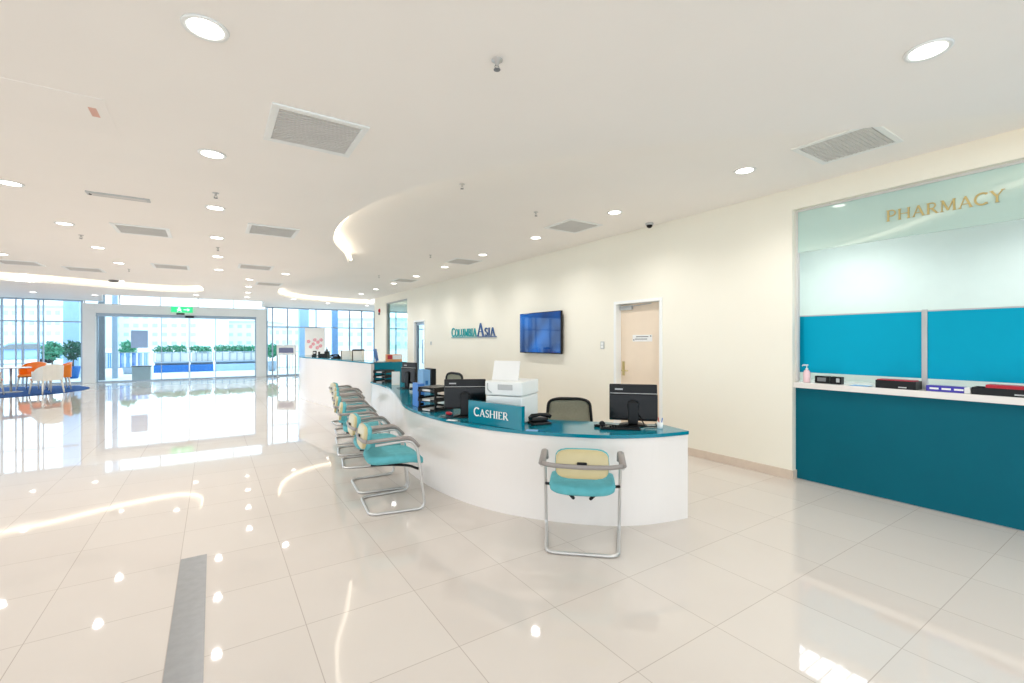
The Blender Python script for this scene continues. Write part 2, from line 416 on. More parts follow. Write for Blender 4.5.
# interior door
dr = thing('door_1', 'closed peach door with small notice in the cream wall', 'door', (XW, 4.63, 0), 0, kind='structure')
mb = MB()
mb.box(-.012, .15, -.46, -.41, 0, 2.12, .004); mb.box(-.012, .15, .41, .46, 0, 2.12, .004); mb.box(-.012, .15, -.41, .41, 2.075, 2.12, .004)
mb.build('door_frame', M['white'], dr)
mb = MB(); mb.box(.10, .14, -.41, .41, .005, 2.073, .003); mb.build('door_leaf', M['door'], dr)
mb = MB(); mb.box(.055, .1, .16, .40, 1.985, 2.05, .008); mb.tube([(.06, .2, 2.03), (.045, -.02, 2.045), (.08, -.2, 2.06)], .007, 6); mb.build('door_closer', M['lgrey'], dr)
mb = MB(); mb.box(.09, .1, .33, .375, .97, 1.19, .003); mb.tube(fillet([(.095, .352, 1.05), (.045, .352, 1.05), (.045, .22, 1.05)], .015), .009, 8)
mb.lathe([(.01, 0), (.01, .01)], 12, mtx=Matrix.Translation((.092, .352, 1.14)) @ Matrix.Rotation(radians(-90), 4, 'Y')); mb.build('door_handle', M['gold'], dr)
mb = MB(); mb.box(.097, .1, -.2, .17, 1.50, 1.60)
n_ = mb.build('notice', M['paper'], dr)
mb = MB()
for k, (a, b) in enumerate(((-.13, .10), (-.11, .12))):
    mb.box(.095, .097, a, b, 1.565 - k * .035, 1.578 - k * .035)
mb.box(.095, .097, .135, .155, 1.515, 1.535); mb.box(.095, .097, -.185, -.165, 1.57, 1.59)
mb.build('notice_print', M['grey'], n_)
sw = MB(); sw.box(XW - .012, XW - .001, 5.30, 5.38, 1.38, 1.50, .003)
o = tag(sw.build('light_switch', M['lgrey']), 'pale double switch plate on the cream wall beside the peach door', 'switch')
sw = MB(); sw.box(XW - .016, XW - .012, 5.315, 5.365, 1.395, 1.435, .002); sw.box(XW - .016, XW - .012, 5.315, 5.365, 1.445, 1.485, .002); sw.build('rocker', M['white'], o)
sw = MB(); sw.box(XW - .012, XW - .001, 12.2, 12.3, 1.4, 1.5, .003); o = tag(sw.build('light_switch', M['lgrey']), 'small switch plate on the cream wall beside the narrow glass door', 'switch')

# glass door far
gd = thing('door_2', 'narrow pale blue glass door far along the cream wall', 'door', (XW, 13.165, 0), 0, kind='structure')
mb = MB(); mb.box(-.012, .15, -.435, -.385, 0, 2.15); mb.box(-.012, .15, .385, .435, 0, 2.15); mb.box(-.012, .15, -.385, .385, 2.1, 2.15); mb.build('door_frame', M['white'], gd)
mb = MB(); mb.box(.05, .09, -.38, -.30, .01, 2.09); mb.box(.05, .09, .30, .38, .01, 2.09); mb.box(.05, .09, -.3, .3, .01, .12); mb.box(.05, .09, -.3, .3, 2.0, 2.09); mb.build('door_leaf', M['alu'], gd)
mb = MB(); mb.box(.065, .075, -.3, .3, .12, 2.0); mb.build('pane', M['glass'], gd)
mb = MB(); mb.tube(fillet([(.05, -.26, .85), (0, -.26, .85), (0, -.26, 1.55), (.05, -.26, 1.55)], .02), .013, 8); mb.build('door_handle', M['grey'], gd)
# glazed opening
gw = thing('window_1', 'tall greenish glass opening at the far end of the cream wall', 'window', (XW, 15.285, 0), 0, kind='structure')
mb = MB()
for a, b in ((-1.085, -1.045), (1.045, 1.085)): mb.box(.03, .12, a, b, 0, 2.9)
mb.box(.03, .12, -1.045, 1.045, 2.86, 2.9); mb.box(.03, .12, -1.045, 1.045, 0, .05); mb.build('window_frame', M['lgrey'], gw)
mb = MB(); mb.box(.07, .08, -1.045, 1.045, .05, 2.86); mb.build('pane', M['glassg'], gw)

# ------------------------------------------------------------------ entrance wall
def X_at(px, Y):
    q = (px - CX) / F; return Y * (q * CA + SA) / (CA - q * SA)
def curtain(name, label, x0, x1, ztop, mull, trans):
    w = thing(name, label, 'window', (0, YE, 0), 0, kind='structure')
    mb = MB()
    mb.box(x0, x1, -.04, .04, 0, .06); mb.box(x0, x1, -.04, .04, ztop - .05, ztop)
    for z in trans: mb.box(x0, x1, -.035, .035, z - .022, z + .022)
    for x, wd in mull: mb.box(x - wd / 2, x + wd / 2, -.045, .045, .06, ztop - .05)
    mb.build('window_frame', M['alu'], w)
    mb = MB(); mb.box(x0, x1, -.004, .004, .06, ztop - .05); mb.build('pane', M['glass'], w)
    return w
curtain('window_2', 'tall glazed curtain wall beside the lounge', -13.5, -3.9, ZL,
        [(X_at(p, YE), .05) for p in (2, 23, 38.5)] + [(X_at(43.5, YE), .03), (X_at(16, YE), .03), (X_at(82, YE), .05)] + [(-7, .05), (-8, .05), (-9.2, .05), (-10.4, .05), (-11.6, .05), (-12.8, .05), (-13.475, .05)], [2.2])
curtain('window_3', 'tall glazed curtain wall right of the sliding entrance', 1.9, 10, ZL,
        [(X_at(p, YE), .05) for p in (267, 272.5, 287.5, 316, 349.5, 361.6, 374)] + [(7.6, .05), (8.6, .05), (9.7, .05)], [2.13])
# entrance portal
en = thing('door_3', 'wide white framed glass sliding entrance', 'door', (0, YE, 0), 0, kind='structure')
mb = MB(); mb.box(-3.88, -3.53, -.22, .22, 0, 2.87, .006); mb.box(1.52, 1.89, -.22, .22, 0, 2.87, .006); mb.box(-3.53, 1.52, -.22, .22, 2.53, 2.87, .006); mb.build('portal', M['white'], en)
mb = MB(); mb.box(-3.53, 1.52, -.13, .12, 2.42, 2.529); mb.build('door_track', M['alu'], en)
mb = MB()
for x in (-3.51, 1.5): mb.box(x - .02, x + .02, -.04, .04, 0, 2.42)
mb.box(-3.49, -1.67, -.03, .03, 0, .05); mb.box(.1, 1.48, -.03, .03, 0, .05); mb.build('side_frame', M['alu'], en)
mb = MB(); mb.box(-3.49, -1.67, -.006, .006, .05, 2.42); mb.box(.1, 1.48, -.006, .006, .05, 2.42); mb.build('side_pane', M['glass'], en)
for x0, x1 in ((-1.67, -.785), (-.775, .1)):
    mb = MB(); mb.box(x0, x0 + .022, -.075, -.045, .01, 2.42); mb.box(x1 - .022, x1, -.075, -.045, .01, 2.42); mb.box(x0 + .022, x1 - .022, -.075, -.045, .01, .05)
    s_ = mb.build('sliding_leaf', M['alu'], en)
    mb = MB(); mb.box(x0 + .022, x1 - .022, -.064, -.056, .05, 2.42); mb.build('pane', M['glass'], s_)
tr = thing('window_4', 'row of clerestory panes above the entrance', 'window', (0, YE, 0), 0, kind='structure')
mb = MB()
for x in (-3.86, -2.9, -1.7, -.5, .7, 1.87): mb.box(x - .02, x + .02, -.03, .03, 2.87, 3.3)
mb.build('window_frame', M['white'], tr)
mb = MB(); mb.box(-3.84, 1.85, -.005, .005, 2.87, 3.3); mb.build('pane', M['glass'], tr)
# exit sign and sensor
ex = thing('exit_sign', 'green illuminated exit sign above the sliding entrance', 'sign', (X_at(182, YE - .25), YE - .26, 2.63))
mb = MB(); mb.box(-.34, .34, -.02, .03, 0, .21, .008); mb.build('sign_box', M['exit'], ex)
mb = MB()
mb.box(-.12, -.05, -.024, -.02, .15, .185)
for a, b in (((-.09, .145), (-.10, .08)), ((-.10, .08), (-.15, .03)), ((-.10, .08), (-.03, .06)), ((-.03, .06), (-.02, .02)), ((-.09, .13), (-.02, .11)), ((-.09, .13), (-.16, .10))):
    mb.tube([(a[0], -.022, a[1]), (b[0], -.022, b[1])], .011, 5)
mb.tube([(.05, -.022, .105), (.24, -.022, .105)], .01, 5); mb.tube([(.17, -.022, .155), (.24, -.022, .105), (.17, -.022, .055)], .01, 5)
mb.build('pictogram', M['exitw'], ex)
sn = thing('door_sensor', 'small black motion sensor under the green exit sign', 'sensor', (X_at(180.5, YE - .25), YE - .24, 2.54))
mb = MB(); mb.box(-.13, .13, -.05, .018, 0, .06, .012); mb.build('housing', M['black'], sn)
sn = thing('door_sensor', 'black sensor box on the track over the sliding door leaves', 'sensor', (X_at(189.5, YE - .25), YE - .17, 2.43))
mb = MB(); mb.box(-.14, .14, -.06, .04, 0, .07, .012); mb.build('housing', M['black'], sn)

# ------------------------------------------------------------------ pharmacy front
ph = thing('pharmacy_counter', 'long deep teal pharmacy counter with white ledge under teal screens', 'counter', (XW, 0, 0))
mb = MB(); mb.box(.07, .11, -4.5, 2.458, .012, 1.0); mb.build('front_panel', M['teald'], ph)
mb = MB(); mb.box(.085, .1, -4.5, 2.458, 0, .012); mb.build('plinth', M['lgrey'], ph)
mb = MB(); mb.box(.02, .62, -4.5, 2.459, 1.0, 1.06, .004); mb.build('ledge', M['lam'], ph)
sc_ = thing('pharmacy_screen', 'two teal screen panels with white posts standing on the white pharmacy ledge', 'screen', (XW + .22, 0, 1.06))
ym = 1.415  # mullion
for a, b in ((ym + .02, 2.6), (-1.0, ym - .02), (-3.5, -1.04)):
    mb = MB(); mb.box(-.008, .008, a, b, .1, .715); mb.build('screen_panel', M['tealb'], sc_)
for y in (ym, -1.02):
    mb = MB(); mb.box(-.02, .02, y - .02, y + .02, .0, .735, .003); mb.build('post', M['lgrey'], sc_)
mb = MB(); mb.box(-.012, .012, -3.5, 2.6, .715, .728, .002); mb.build('top_rail', M['lgrey'], sc_)
hd = thing('pharmacy_header', 'pale green glass header panel with gold lettering over the pharmacy counter', 'sign', (XW + .09, 0, 2.47))
mb = MB(); mb.box(-.006, .006, -4.5, 2.44, 0, .44); mb.build('glass_panel', M['header'], hd)
mb = MB(); mtx = Matrix.Translation((-.0075, 1.66, .165)) @ Matrix.Rotation(radians(-90), 4, 'Z')
letters(mb, 'PHARMACY', .098, .78, .008, mtx, caps=(0,), capscale=1.06); mb.build('lettering', M['gold'], hd)
mb = MB(); mb.box(-.02, .03, -4.5, 2.459, .44, .46); mb.box(-.02, .03, 2.44, 2.459, -1.40, .44); mb.build('header_frame', M['ventg'], hd)
tf = thing('troffer_light', 'louvred fluorescent ceiling light inside the pharmacy', 'light', (7.43, 3.09, 3.3))
mb = MB(); mb.box(-.3, .3, -.6, -.585, -.02, 0); mb.box(-.3, .3, .585, .6, -.02, 0); mb.box(-.3, -.285, -.6, .6, -.02, 0); mb.box(.285, .3, -.6, .6, -.02, 0); mb.build('light_frame', M['white'], tf)
mb = MB(); mb.box(-.285, .285, -.585, .585, -.008, -.002); mb.build('diffuser', M['troff'], tf)
for k in range(6):
    mb = MB(); y = -.5 + k * .2; mb.box(-.285, .285, y - .012, y + .012, -.02, -.009); mb.build('louvre', M['lgrey'], tf)
dup(tf, (7.43, .2, 3.3), 0, 'louvred fluorescent ceiling light deeper inside the pharmacy, away from the opening edge')

ZP = 1.06
# pump bottle
x, y = at_d(807, 5.15); pb = thing('pump_bottle', 'pale pink hand sanitiser pump bottle at the end of the pharmacy ledge', 'bottle', (XW + .10, 2.36, ZP))
mb = MB(); mb.lathe([(.03, 0), (.034, .01), (.034, .10), (.026, .125), (.012, .135)], 20); mb.build('body', M['pump'], pb)
mb = MB(); mb.lathe([(.014, .135), (.014, .15), (.005, .152), (.005, .185)], 14); mb.tube([(0, .0, .183), (-.035, .02, .186), (-.045, .024, .178)], .007, 8); mb.box(-.012, .012, -.012, .012, .18, .192, .003); mb.build('pump', M['white'], pb)
def wedge_box(name, label, cat, x, y, sx, sy, sz, mt, parts=()):
    t = thing(name, label, cat, (x, y, ZP)); mb = MB(); mb.box(-sx / 2, sx / 2, -sy / 2, sy / 2, 0, sz, .004); mb.build('case', M[mt], t)
    for nm, b, m2 in parts:
        mb = MB(); mb.box(*b, .002); mb.build(nm, M[m2], t)
    return t
wedge_box('card_terminal', 'small black card reader directly behind the pump bottle', 'card reader', XW + .14, 2.22, .07, .13, .075, 'black', [('keypad', (-.037, -.035, -.04, .04, .02, .06), 'grey')])
wedge_box('card_terminal', 'small black box with pale label between pump bottle and red tray', 'card reader', XW + .14, 2.09, .07, .10, .075, 'black', [('label_patch', (-.037, -.035, -.035, -.005, .02, .06), 'lgrey')])
def tray(label, x, y, sy, h, c, red):
    t = thing('letter_tray', label, 'tray', (x, y, ZP))
    mb = MB(); mb.box(-.08, .08, -sy / 2, sy / 2, 0, .006); mb.box(-.08, -.074, -sy / 2, sy / 2, .006, h); mb.box(.074, .08, -sy / 2, sy / 2, .006, h)
    mb.box(-.074, .074, -sy / 2, -sy / 2 + .006, .006, h); mb.box(-.074, .074, sy / 2 - .006, sy / 2, .006, h); mb.build('tray_shell', M[c], t)
    mb = MB(); mb.box(*red); mb.build('folder', M['red'], t)
    mb = MB(); mb.box(-.0825, -.08, -sy * .28, -sy * .08, .012, .022); mb.build('label_patch', M['lgrey'], t); return t
tray('black tray holding a red folder beside the screen post', XW + .115, 1.58, .30, .075, 'black', (-.07, .07, -.13, .142, .008, .082))
tray('black tray with red folders on the pharmacy ledge nearest the picture edge', XW + .12, .86, .42, .06, 'black', (-.07, .07, -.2, .13, .008, .085))
bh = thing('brochure_stand', 'low violet and white brochure holder beside the screen post', 'brochure holder', (XW + .12, 1.25, ZP))
mb = MB(); mb.box(-.05, .05, -.15, .12, 0, .05, .003); mb.build('holder', M['purple'], bh)
for k in range(3):
    mb = MB(); mb.box(-.052, -.05, .035 - k * .08, .095 - k * .08, .018, .034); mb.build('card', M['paper'], bh)
pp = MB(); pp.box(XW + .05, XW + .18, 1.8, 1.95, ZP + .0005, ZP + .004); tag(pp.build('paper_sheet', M['bluew']), 'small pale sheet lying on the pharmacy ledge left of the red tray', 'paper')
pp = MB(); pp.box(XW + .06, XW + .16, 1.08, 1.12, ZP + .0005, ZP + .05, .003); tag(pp.build('card_box', M['paper']), 'low white card box between brochure holder and end tray', 'box')

# ------------------------------------------------------------------ TV and wall sign
tv = thing('wall_television', 'large flat television with painted blue window reflections, mounted on the cream wall', 'television', (XW - .02, 6.93, 1.665))
mb = MB(); mb.box(-.075, -.03, -.648, .648, -.39, .39, .006); mb.build('housing', M['blackg'], tv)
mb = MB(); mb.box(-.0775, -.0755, -.635, .635, -.37, .378); mb.build('screen', M['tv'], tv)
mb = MB(); mb.box(-.03, .018, -.2, .2, -.15, .15, .004); mb.build('wall_bracket', M['black'], tv)
cs = thing('wall_lettering', 'teal and blue raised letter sign on the cream wall left of the television', 'sign', (XW, 10.88, 1.60))
mtx = Matrix.Translation((-.004, 0, .03)) @ Matrix.Rotation(radians(-90), 4, 'Z')
mb = MB(); xe = letters(mb, 'COLUMBIA', .185, 1.36, .02, mtx, caps=(0,), capscale=1.15); mb.build('lettering', M['lteal'], cs)
mb = MB(); letters(mb, 'ASIA', .185, .84, .02, mtx, caps=(0,), capscale=1.6, basex=xe + .02); mb.build('lettering', M['lblue'], cs)
mb = MB(); mb.box(-.024, -.002, -1.38, 0, 0, .018); mb.build('underline', M['lteal'], cs)
mb = MB(); mb.box(-.024, -.002, -2.26, -1.38, 0, .018); mb.build('underline', M['lblue'], cs)
al = thing('fire_alarm', 'small dark red alarm unit high on the wall at its far end', 'alarm', (XW, 17.1, 2.66))
mb = MB(); mb.lathe([(.075, 0), (.075, .03), (.05, .05), (.01, .055)], 16, mtx=Matrix.Rotation(radians(-90), 4, 'Y')); mb.build('bell', M['red'], al)
mb = MB(); mb.box(-.05, -.001, -.03, .03, -.16, -.08, .004); mb.build('call_box', M['grey'], al)

# ------------------------------------------------------------------ reception desk
lowP = [(3.37, 2.41), (3.01, 2.49), (2.70, 2.65), (2.42, 2.92), (2.18, 3.25), (2.0, 3.66), (1.89, 4.2), (1.87, 4.75), (1.92, 5.25), (2.09, 5.95), (2.31, 6.8), (2.46, 7.6), (2.5, 8.66)]
low = spline(lowP, 6)
inn = lambda dist: offset(low, lambda t: -dist(t))
depth = lambda t: .33 + min(1, t / .14) * .27
back = inn(depth)
rd = thing('reception_desk', 'long wavy white reception desk with glossy teal worktop', 'desk')
f_in = inn(lambda t: .05)
mb = MB(); mb.prism(low + f_in[::-1], 0, .712); mb.build('front_panel', M['lam'], rd)
mb = MB(); e0, e1 = f_in[0], inn(lambda t: .31)[0]
mb.prism([e0, (e0[0] - .04, e0[1]), (e1[0] - .04, e1[1]), e1], 0, .712); mb.build('end_panel', M['lam'], rd)
mb = MB(); fo = offset(low, .012); mb.prism(fo + back[::-1], .713, .742); mb.build('worktop', M['teal'], rd)
hi = spline([(2.5, 8.67), (2.42, 9.5), (2.33, 10.4), (2.15, 11.6), (1.98, 12.7), (1.95, 13.5), (2.12, 14.2), (2.5, 14.8), (3.1, 15.1)], 6)
rd2 = thing('high_counter', 'tall curved white reception counter beyond the row of chairs', 'counter')
mb = MB(); mb.prism(hi + offset(hi, -.06)[::-1], 0, 1.075); mb.build('front_panel', M['lam'], rd2)
mb = MB(); mb.prism(offset(hi, .01) + offset(hi, -.42)[::-1], 1.076, 1.1); mb.build('counter_top', M['teal'], rd2)
mb = MB(); mb.box(2.57, 3.2, 8.68, 8.73, 0, 1.1); mb.build('end_panel', M['teal'], rd2)
mb = MB(); mb.box(2.94, 3.2, 8.731, 9.3, 1.076, 1.1); mb.build('side_top', M['teal'], rd2)
mb = MB(); mb.prism(offset(hi, -.07) + offset(hi, -.75)[::-1], .71, .74); mb.build('work_shelf', M['teal'], rd2)
ZD = .742
# cashier sign
p0 = Vector((*at_z(468.3, 421.8, ZD), 0)); p1 = Vector((*at_z(521.5, 430.9, ZD), 0)); dv = p1 - p0
sg = thing('cashier_sign', 'teal block sign with white lettering on the front edge of the worktop', 'sign', (p0.x, p0.y, ZD), atan2(dv.y, dv.x))
w = dv.length
mb = MB(); mb.box(0, w, 0, .045, 0, .205, .003); mb.build('sign_block', M['teal'], sg)
mb = MB(); letters(mb, 'CASHIER', .066, w * .66, .004, Matrix.Translation((w * .12, -.001, .07)), caps=(0,), capscale=1.15); mb.build('lettering', M['paper'], sg)
# printer
q0 = Vector((*at_z(521.8, 424.8, ZD), 0)); ang = atan2(-.31, .2)
pr = thing('printer', 'white office printer with raised paper tray behind the teal sign', 'printer', (q0.x, q0.y, ZD), ang)
mb = MB(); mb.box(-.37, 0, .0, .42, 0, .25, .015, seg=3); mb.build('body', M['white'], pr)
mb = MB(); mb.box(-.375, .005, -.005, .42, .255, .388, .012, seg=3); mb.build('scanner_unit', M['white'], pr)
mb = MB(); mb.box(-.24, -.09, -.011, -.0052, .31, .36, .003); mb.build('control_panel', M['lgrey'], pr)
mb = MB(); mb.box(-.335, -.06, -.008, 0, .03, .10, .003); mb.build('paper_drawer', M['cwhite'], pr)
mb = MB(); mb.tube(fillet([(-.345, -.008, .37), (-.345, -.016, .31), (-.3, -.016, .28)], .02), .006, 6); mb.build('latch', M['lgrey'], pr)
mb = MB(); mb.box(-.365, -.09, .0, .012, 0, .20, .004, mtx=Matrix.Translation((0, .12, .38)) @ Matrix.Rotation(radians(-16), 4, 'X')); mb.build('paper_support', M['paper'], pr)
mb = MB(); mb.box(-.34, -.12, .012, .016, .01, .16, mtx=Matrix.Translation((0, .12, .385)) @ Matrix.Rotation(radians(-16), 4, 'X')); mb.build('paper', M['cwhite'], pr)

def monitor(label, x, y, rz, wd=.42, ht=.33, zb=.04, cable=True, z=ZD, group=None):
    """back faces local -Y"""
    t = thing('computer_monitor', label, 'monitor', (x, y, z), rz, group)
    mb = MB(); mb.box(-wd / 2, wd / 2, -.004, .03, zb, zb + ht, .008, seg=2); mb.build('bezel', M['black'], t)
    mb = MB(); mb.box(-wd / 2 + .012, wd / 2 - .012, .0302, .032, zb + .03, zb + ht - .015); mb.build('screen', M['blackg'], t)
    mb = MB(); mb.box(-wd / 2 + .004, wd / 2 + .003, -.028, -.004, zb + .012, zb + ht * .74, .008); mb.build('rear_housing', M['blackg'], t)
    mb = MB(); mb.box(-wd / 2 + .008, wd / 2 - .004, -.027, -.004, zb + ht * .745, zb + ht * .76); mb.build('rear_ridge', M['lgrey'], t)
    mb = MB(); mb.box(-wd / 2 + .05, -wd / 2 + .12, -.0062, -.004, zb + ht * .84, zb + ht * .88); mb.build('label_patch', M['lgrey'], t)
    mb = MB(); mb.box(-.045, .045, -.055, -.028, .012, zb + ht * .55, .012); mb.lathe([(.055, 0), (.05, .02)], 18, mtx=Matrix.Translation((0, -.028, zb + ht * .42)) @ Matrix.Rotation(radians(90), 4, 'X')); mb.build('stand', M['black'], t)
    mb = MB(); mb.lathe([(.12, 0), (.125, .006), (.10, .014), (.02, .018)], 24); mb.build('foot', M['black'], t)
    if cable:
        mb = MB(); mb.tube(fillet([(.05, -.03, zb + .06), (.09, -.07, .03), (.1, -.10, .008), (.22, -.06, .007), (.2, .1, .007)], .03), .005, 6)
        mb.tube(fillet([(-.04, -.03, zb + .05), (-.03, -.08, .03), (-.1, -.12, .008), (-.24, -.05, .007)], .03), .005, 6); mb.build('cable', M['black'], t)
    return t
x, y = at_d(633, 4.13); monitor('black monitor seen from behind at the tip of the teal worktop', x, y, -YAW - radians(14) + 0)
x, y = at_d(465, 4.62); monitor('black monitor seen from behind, left of the white printer', x, y, -YAW + radians(4), .42, .30, .075)
x, y = at_d(409, 7.35); monitor('black monitor with tangled cables next to the teal end panel', x, y, -YAW - radians(38), .34, .34, .08)

# keyboard mess by the near monitor
x, y = at_z(620, 429.5, ZD)
kb = thing('keyboard', 'black keyboard lying under the monitor at the worktop tip', 'keyboard', (x, y, ZD), -YAW - radians(8))
mb = MB(); mb.box(-.17, .17, -.035, .045, 0, .02, .006); mb.build('keyboard_case', M['black'], kb)
mb = MB()
for r in range(4):
    for c in range(14): mb.box(-.16 + c * .023, -.141 + c * .023, -.03 + r * .019, -.015 + r * .019, .0205, .026)
mb.build('keys', M['blackg'], kb)
x, y = at_z(660, 428.3, ZD)
cp = thing('pen_holder', 'small red and white desk holder right of the near monitor foot', 'pen holder', (x, y, ZD))
mb = MB(); mb.lathe([(.022, 0), (.024, .002), (.026, .055), (.022, .055), (.02, .006)], 16); mb.build('cup', M['paper'], cp)
mb = MB(); mb.tube([(0, 0, .006), (-.012, .01, .095)], .004, 6); mb.build('pen', M['red'], cp)
mb = MB(); mb.tube([(.01, 0, .006), (.02, -.01, .09)], .004, 6); mb.build('pen', M['blue'], cp)
x, y = at_z(601, 427, ZD)
tp = thing('tape_dispenser', 'flat black tape dispenser beside the keyboard', 'tape dispenser', (x, y, ZD), -YAW)
mb = MB(); mb.box(-.06, .06, -.02, .02, 0, .025, .008); mb.lathe([(.026, -.01), (.026, .01)], 18, mtx=Matrix.Translation((.01, 0, .028)) @ Matrix.Rotation(pi / 2, 4, 'X')); mb.build('case', M['black'], tp)
# telephone
x, y = at_z(540, 424.0, ZD)
te = thing('desk_telephone', 'black corded telephone on the worktop beside the printer', 'telephone', (x, y, ZD), -YAW + radians(20))
mb = MB(); mb.box(-.09, .09, -.07, .09, 0, .02, .006); mb.box(-.085, .085, 0, .085, .018, .055, .014, mtx=Matrix.Rotation(radians(0), 4, 'X')); mb.build('phone_base', M['black'], te)
mb = MB(); mb.tube([(-.105, -.01, .06), (-.08, .0, .078), (0, .0, .088), (.08, .0, .078), (.105, -.01, .06)], [.02, .021, .014, .021, .02], 10); mb.build('handset', M['blackg'], te)
mb = MB(); mb.tube([(-.105 + -.02 * k / 40 + .008 * cos(k * 1.3), -.03 - .002 * k + .0, .02 + .008 * sin(k * 1.3)) for k in range(40)], .0025, 5); mb.build('coiled_cord', M['black'], te)
x, y = at_z(532, 430.6, ZD)
pp = MB(); pp.box(-.05, .05, -.03, .03, 0, .004, mtx=Matrix.Translation((x, y, ZD + .0005)) @ Matrix.Rotation(-.8, 4, 'Z')); tag(pp.build('paper_slip', M['bluew']), 'pale slip of paper on the worktop at the right end of the teal sign', 'paper')
x, y = at_z(452, 420.5, ZD)
pp = MB(); pp.box(-.05, .05, -.025, .025, 0, .004, mtx=Matrix.Translation((x, y, ZD + .0005)) @ Matrix.Rotation(-1, 4, 'Z')); tag(pp.build('paper_slip', M['paper']), 'white slip of paper on the worktop left of the teal sign', 'paper')
x, y = at_z(449, 415, ZD)
mo = MB(); mo.sell((0, 0, .017), (.03, .05, .017), .8, .8, 16, 8, mtx=Matrix.Translation((x, y, ZD))); tag(mo.build('computer_mouse', M['red']), 'small dark red mouse in front of the monitor left of the printer', 'mouse')

def file_trays(label, x, y, rz, n=3, wd=.25, dp=.33, lv=.075, cm='black'):
    t = thing('stacked_file_tray', label, 'file tray', (x, y, ZD), rz)
    for k in range(n):
        z = k * lv; mb = MB()
        mb.box(-wd / 2, wd / 2, -dp / 2, dp / 2, z, z + .006)
        mb.box(-wd / 2, -wd / 2 + .008, -dp / 2, dp / 2, z + .006, z + .045); mb.box(wd / 2 - .008, wd / 2, -dp / 2, dp / 2, z + .006, z + .045)
        mb.box(-wd / 2 + .008, wd / 2 - .008, dp / 2 - .008, dp / 2, z + .006, z + .045)
        mb.box(-wd / 2, -wd / 4, -dp / 2 - .004, -dp / 2, z, z + .03); mb.box(wd / 4, wd / 2, -dp / 2 - .004, -dp / 2, z, z + .03)
        if k < n - 1:
            for sx in (-1, 1):
                for sy in (-1, 1): mb.box(sx * (wd / 2 - .006) - .006, sx * (wd / 2 - .006) + .006, sy * (dp / 2 - .02) - .01, sy * (dp / 2 - .02) + .01, z + .045, z + lv)
        tt = mb.build('tray', M[cm], t)
        mb = MB(); mb.box(-wd / 2 + .015, wd / 2 - .015, -dp / 2 + .012, dp / 2 - .015, z + .007, z + .02 + .004 * k); mb.build('papers', M['paper'], tt)
    mb = MB(); z = n * lv - lv + .045; mb.box(-wd / 2, wd / 2, -dp / 2, dp / 2, z + .0, z + .006); mb.build('top_cover', M[cm], t)
    return t
x, y = at_d(436, 5.05); file_trays('black three-tier file tray left of the printer monitor', x, y, -YAW - radians(35), 3, .25, .30, .105)
x, y = at_d(384, 8.45); file_trays('black three-tier file tray against the teal end panel', x, y, -YAW - radians(20), 3, .25, .3, .09)
x, y = at_d(424, 6.6)
mf = thing('magazine_file', 'pale blue upright magazine file behind the black file tray', 'file box', (x, y, ZD), -YAW + radians(30))
mb = MB(); mb.box(-.05, .05, -.12, .12, 0, .006); mb.box(-.05, -.046, -.12, .12, .006, .35); mb.box(.046, .05, -.12, .12, .006, .35); mb.box(-.046, .046, .116, .12, .006, .35); mb.box(-.046, .046, -.12, -.116, .006, .35); mb.build('file_shell', M['bluew'], mf)
mb = MB(); mb.box(-.02, .02, -.123, -.12, .14, .2); mb.build('spine_label', M['cobalt'], mf)
mb = MB(); mb.box(-.04, .04, -.1, .1, .008, .25); mb.build('papers', M['paper'], mf)
x, y = at_d(430.5, 6.75)
lb = MB(); lb.box(-.035, .035, -.14, .14, 0, .36, .003, mtx=Matrix.Translation((x, y, ZD)) @ Matrix.Rotation(-YAW + radians(30), 4, 'Z')); lb = tag(lb.build('ring_binder', M['black']), 'black ring binder standing beside the pale blue magazine file', 'binder')
x, y = at_d(418.5, 5.35)
bt = thing('box_file', 'blue box of papers at the left end of the black file tray', 'file box', (x, y, ZD), -YAW + radians(30))
mb = MB(); mb.box(-.04, .04, -.1, .1, 0, .27, .004); mb.build('box_shell', M['blue'], bt)
for z in (.02, .11, .2):
    mb = MB(); mb.box(-.03, .03, -.103, -.1, z, z + .03); mb.build('label_patch', M['black'], bt)
x, y = at_d(393, 7.95)
wp = thing('acrylic_holder', 'small white upright leaflet holder on the desk edge before the teal end panel', 'leaflet holder', (x + .05, y, ZD), -YAW + radians(15))
mb = MB(); mb.box(-.07, .07, -.03, .03, 0, .008, .002); mb.box(-.07, .07, -.004, .004, .008, .23, mtx=Matrix.Rotation(radians(-5), 4, 'X')); mb.build('holder', M['cwhite'], wp)
mb = MB(); mb.box(-.06, .06, -.0075, -.004, .02, .22, mtx=Matrix.Rotation(radians(-5), 4, 'X')); mb.build('leaflet', M['paper'], wp)

# items on the tall counter
ZC = 1.1
x, y = at_d(396, 9.2)
ob = thing('tissue_box', 'orange and white carton on the teal end panel of the tall counter', 'box', (x - .04, 8.98, ZC), radians(-6))
mb = MB(); mb.box(-.15, .14, -.1, .1, 0, .14, .004); mb.build('carton', M['ora2'], ob)
mb = MB(); mb.box(-.15, -.06, -.102, -.1, .05, .13); mb.build('printed_patch', M['red'], ob)
mb = MB(); mb.box(-.05, .13, -.102, -.1, .045, .13); mb.build('label_patch', M['paper'], ob)
def on_hi(px, back_=.2):
    """a point on the tall counter's top seen at column px, back_ metres behind its front line"""
    P = offset(hi, -back_); best = None
    for a in P:
        d = a[0] * SA + a[1] * CA; r = a[0] * CA - a[1] * SA; q = CX + F * r / d
        if a[1] < 13.4 and (best is None or abs(q - px) < best[0]): best = (abs(q - px), a)
    return best[1]
x, y = on_hi(377, .12)
tb = thing('tablet_stand', 'thin dark blue tablet on a stand at the near end of the tall counter', 'tablet', (x, y, ZC), radians(62))
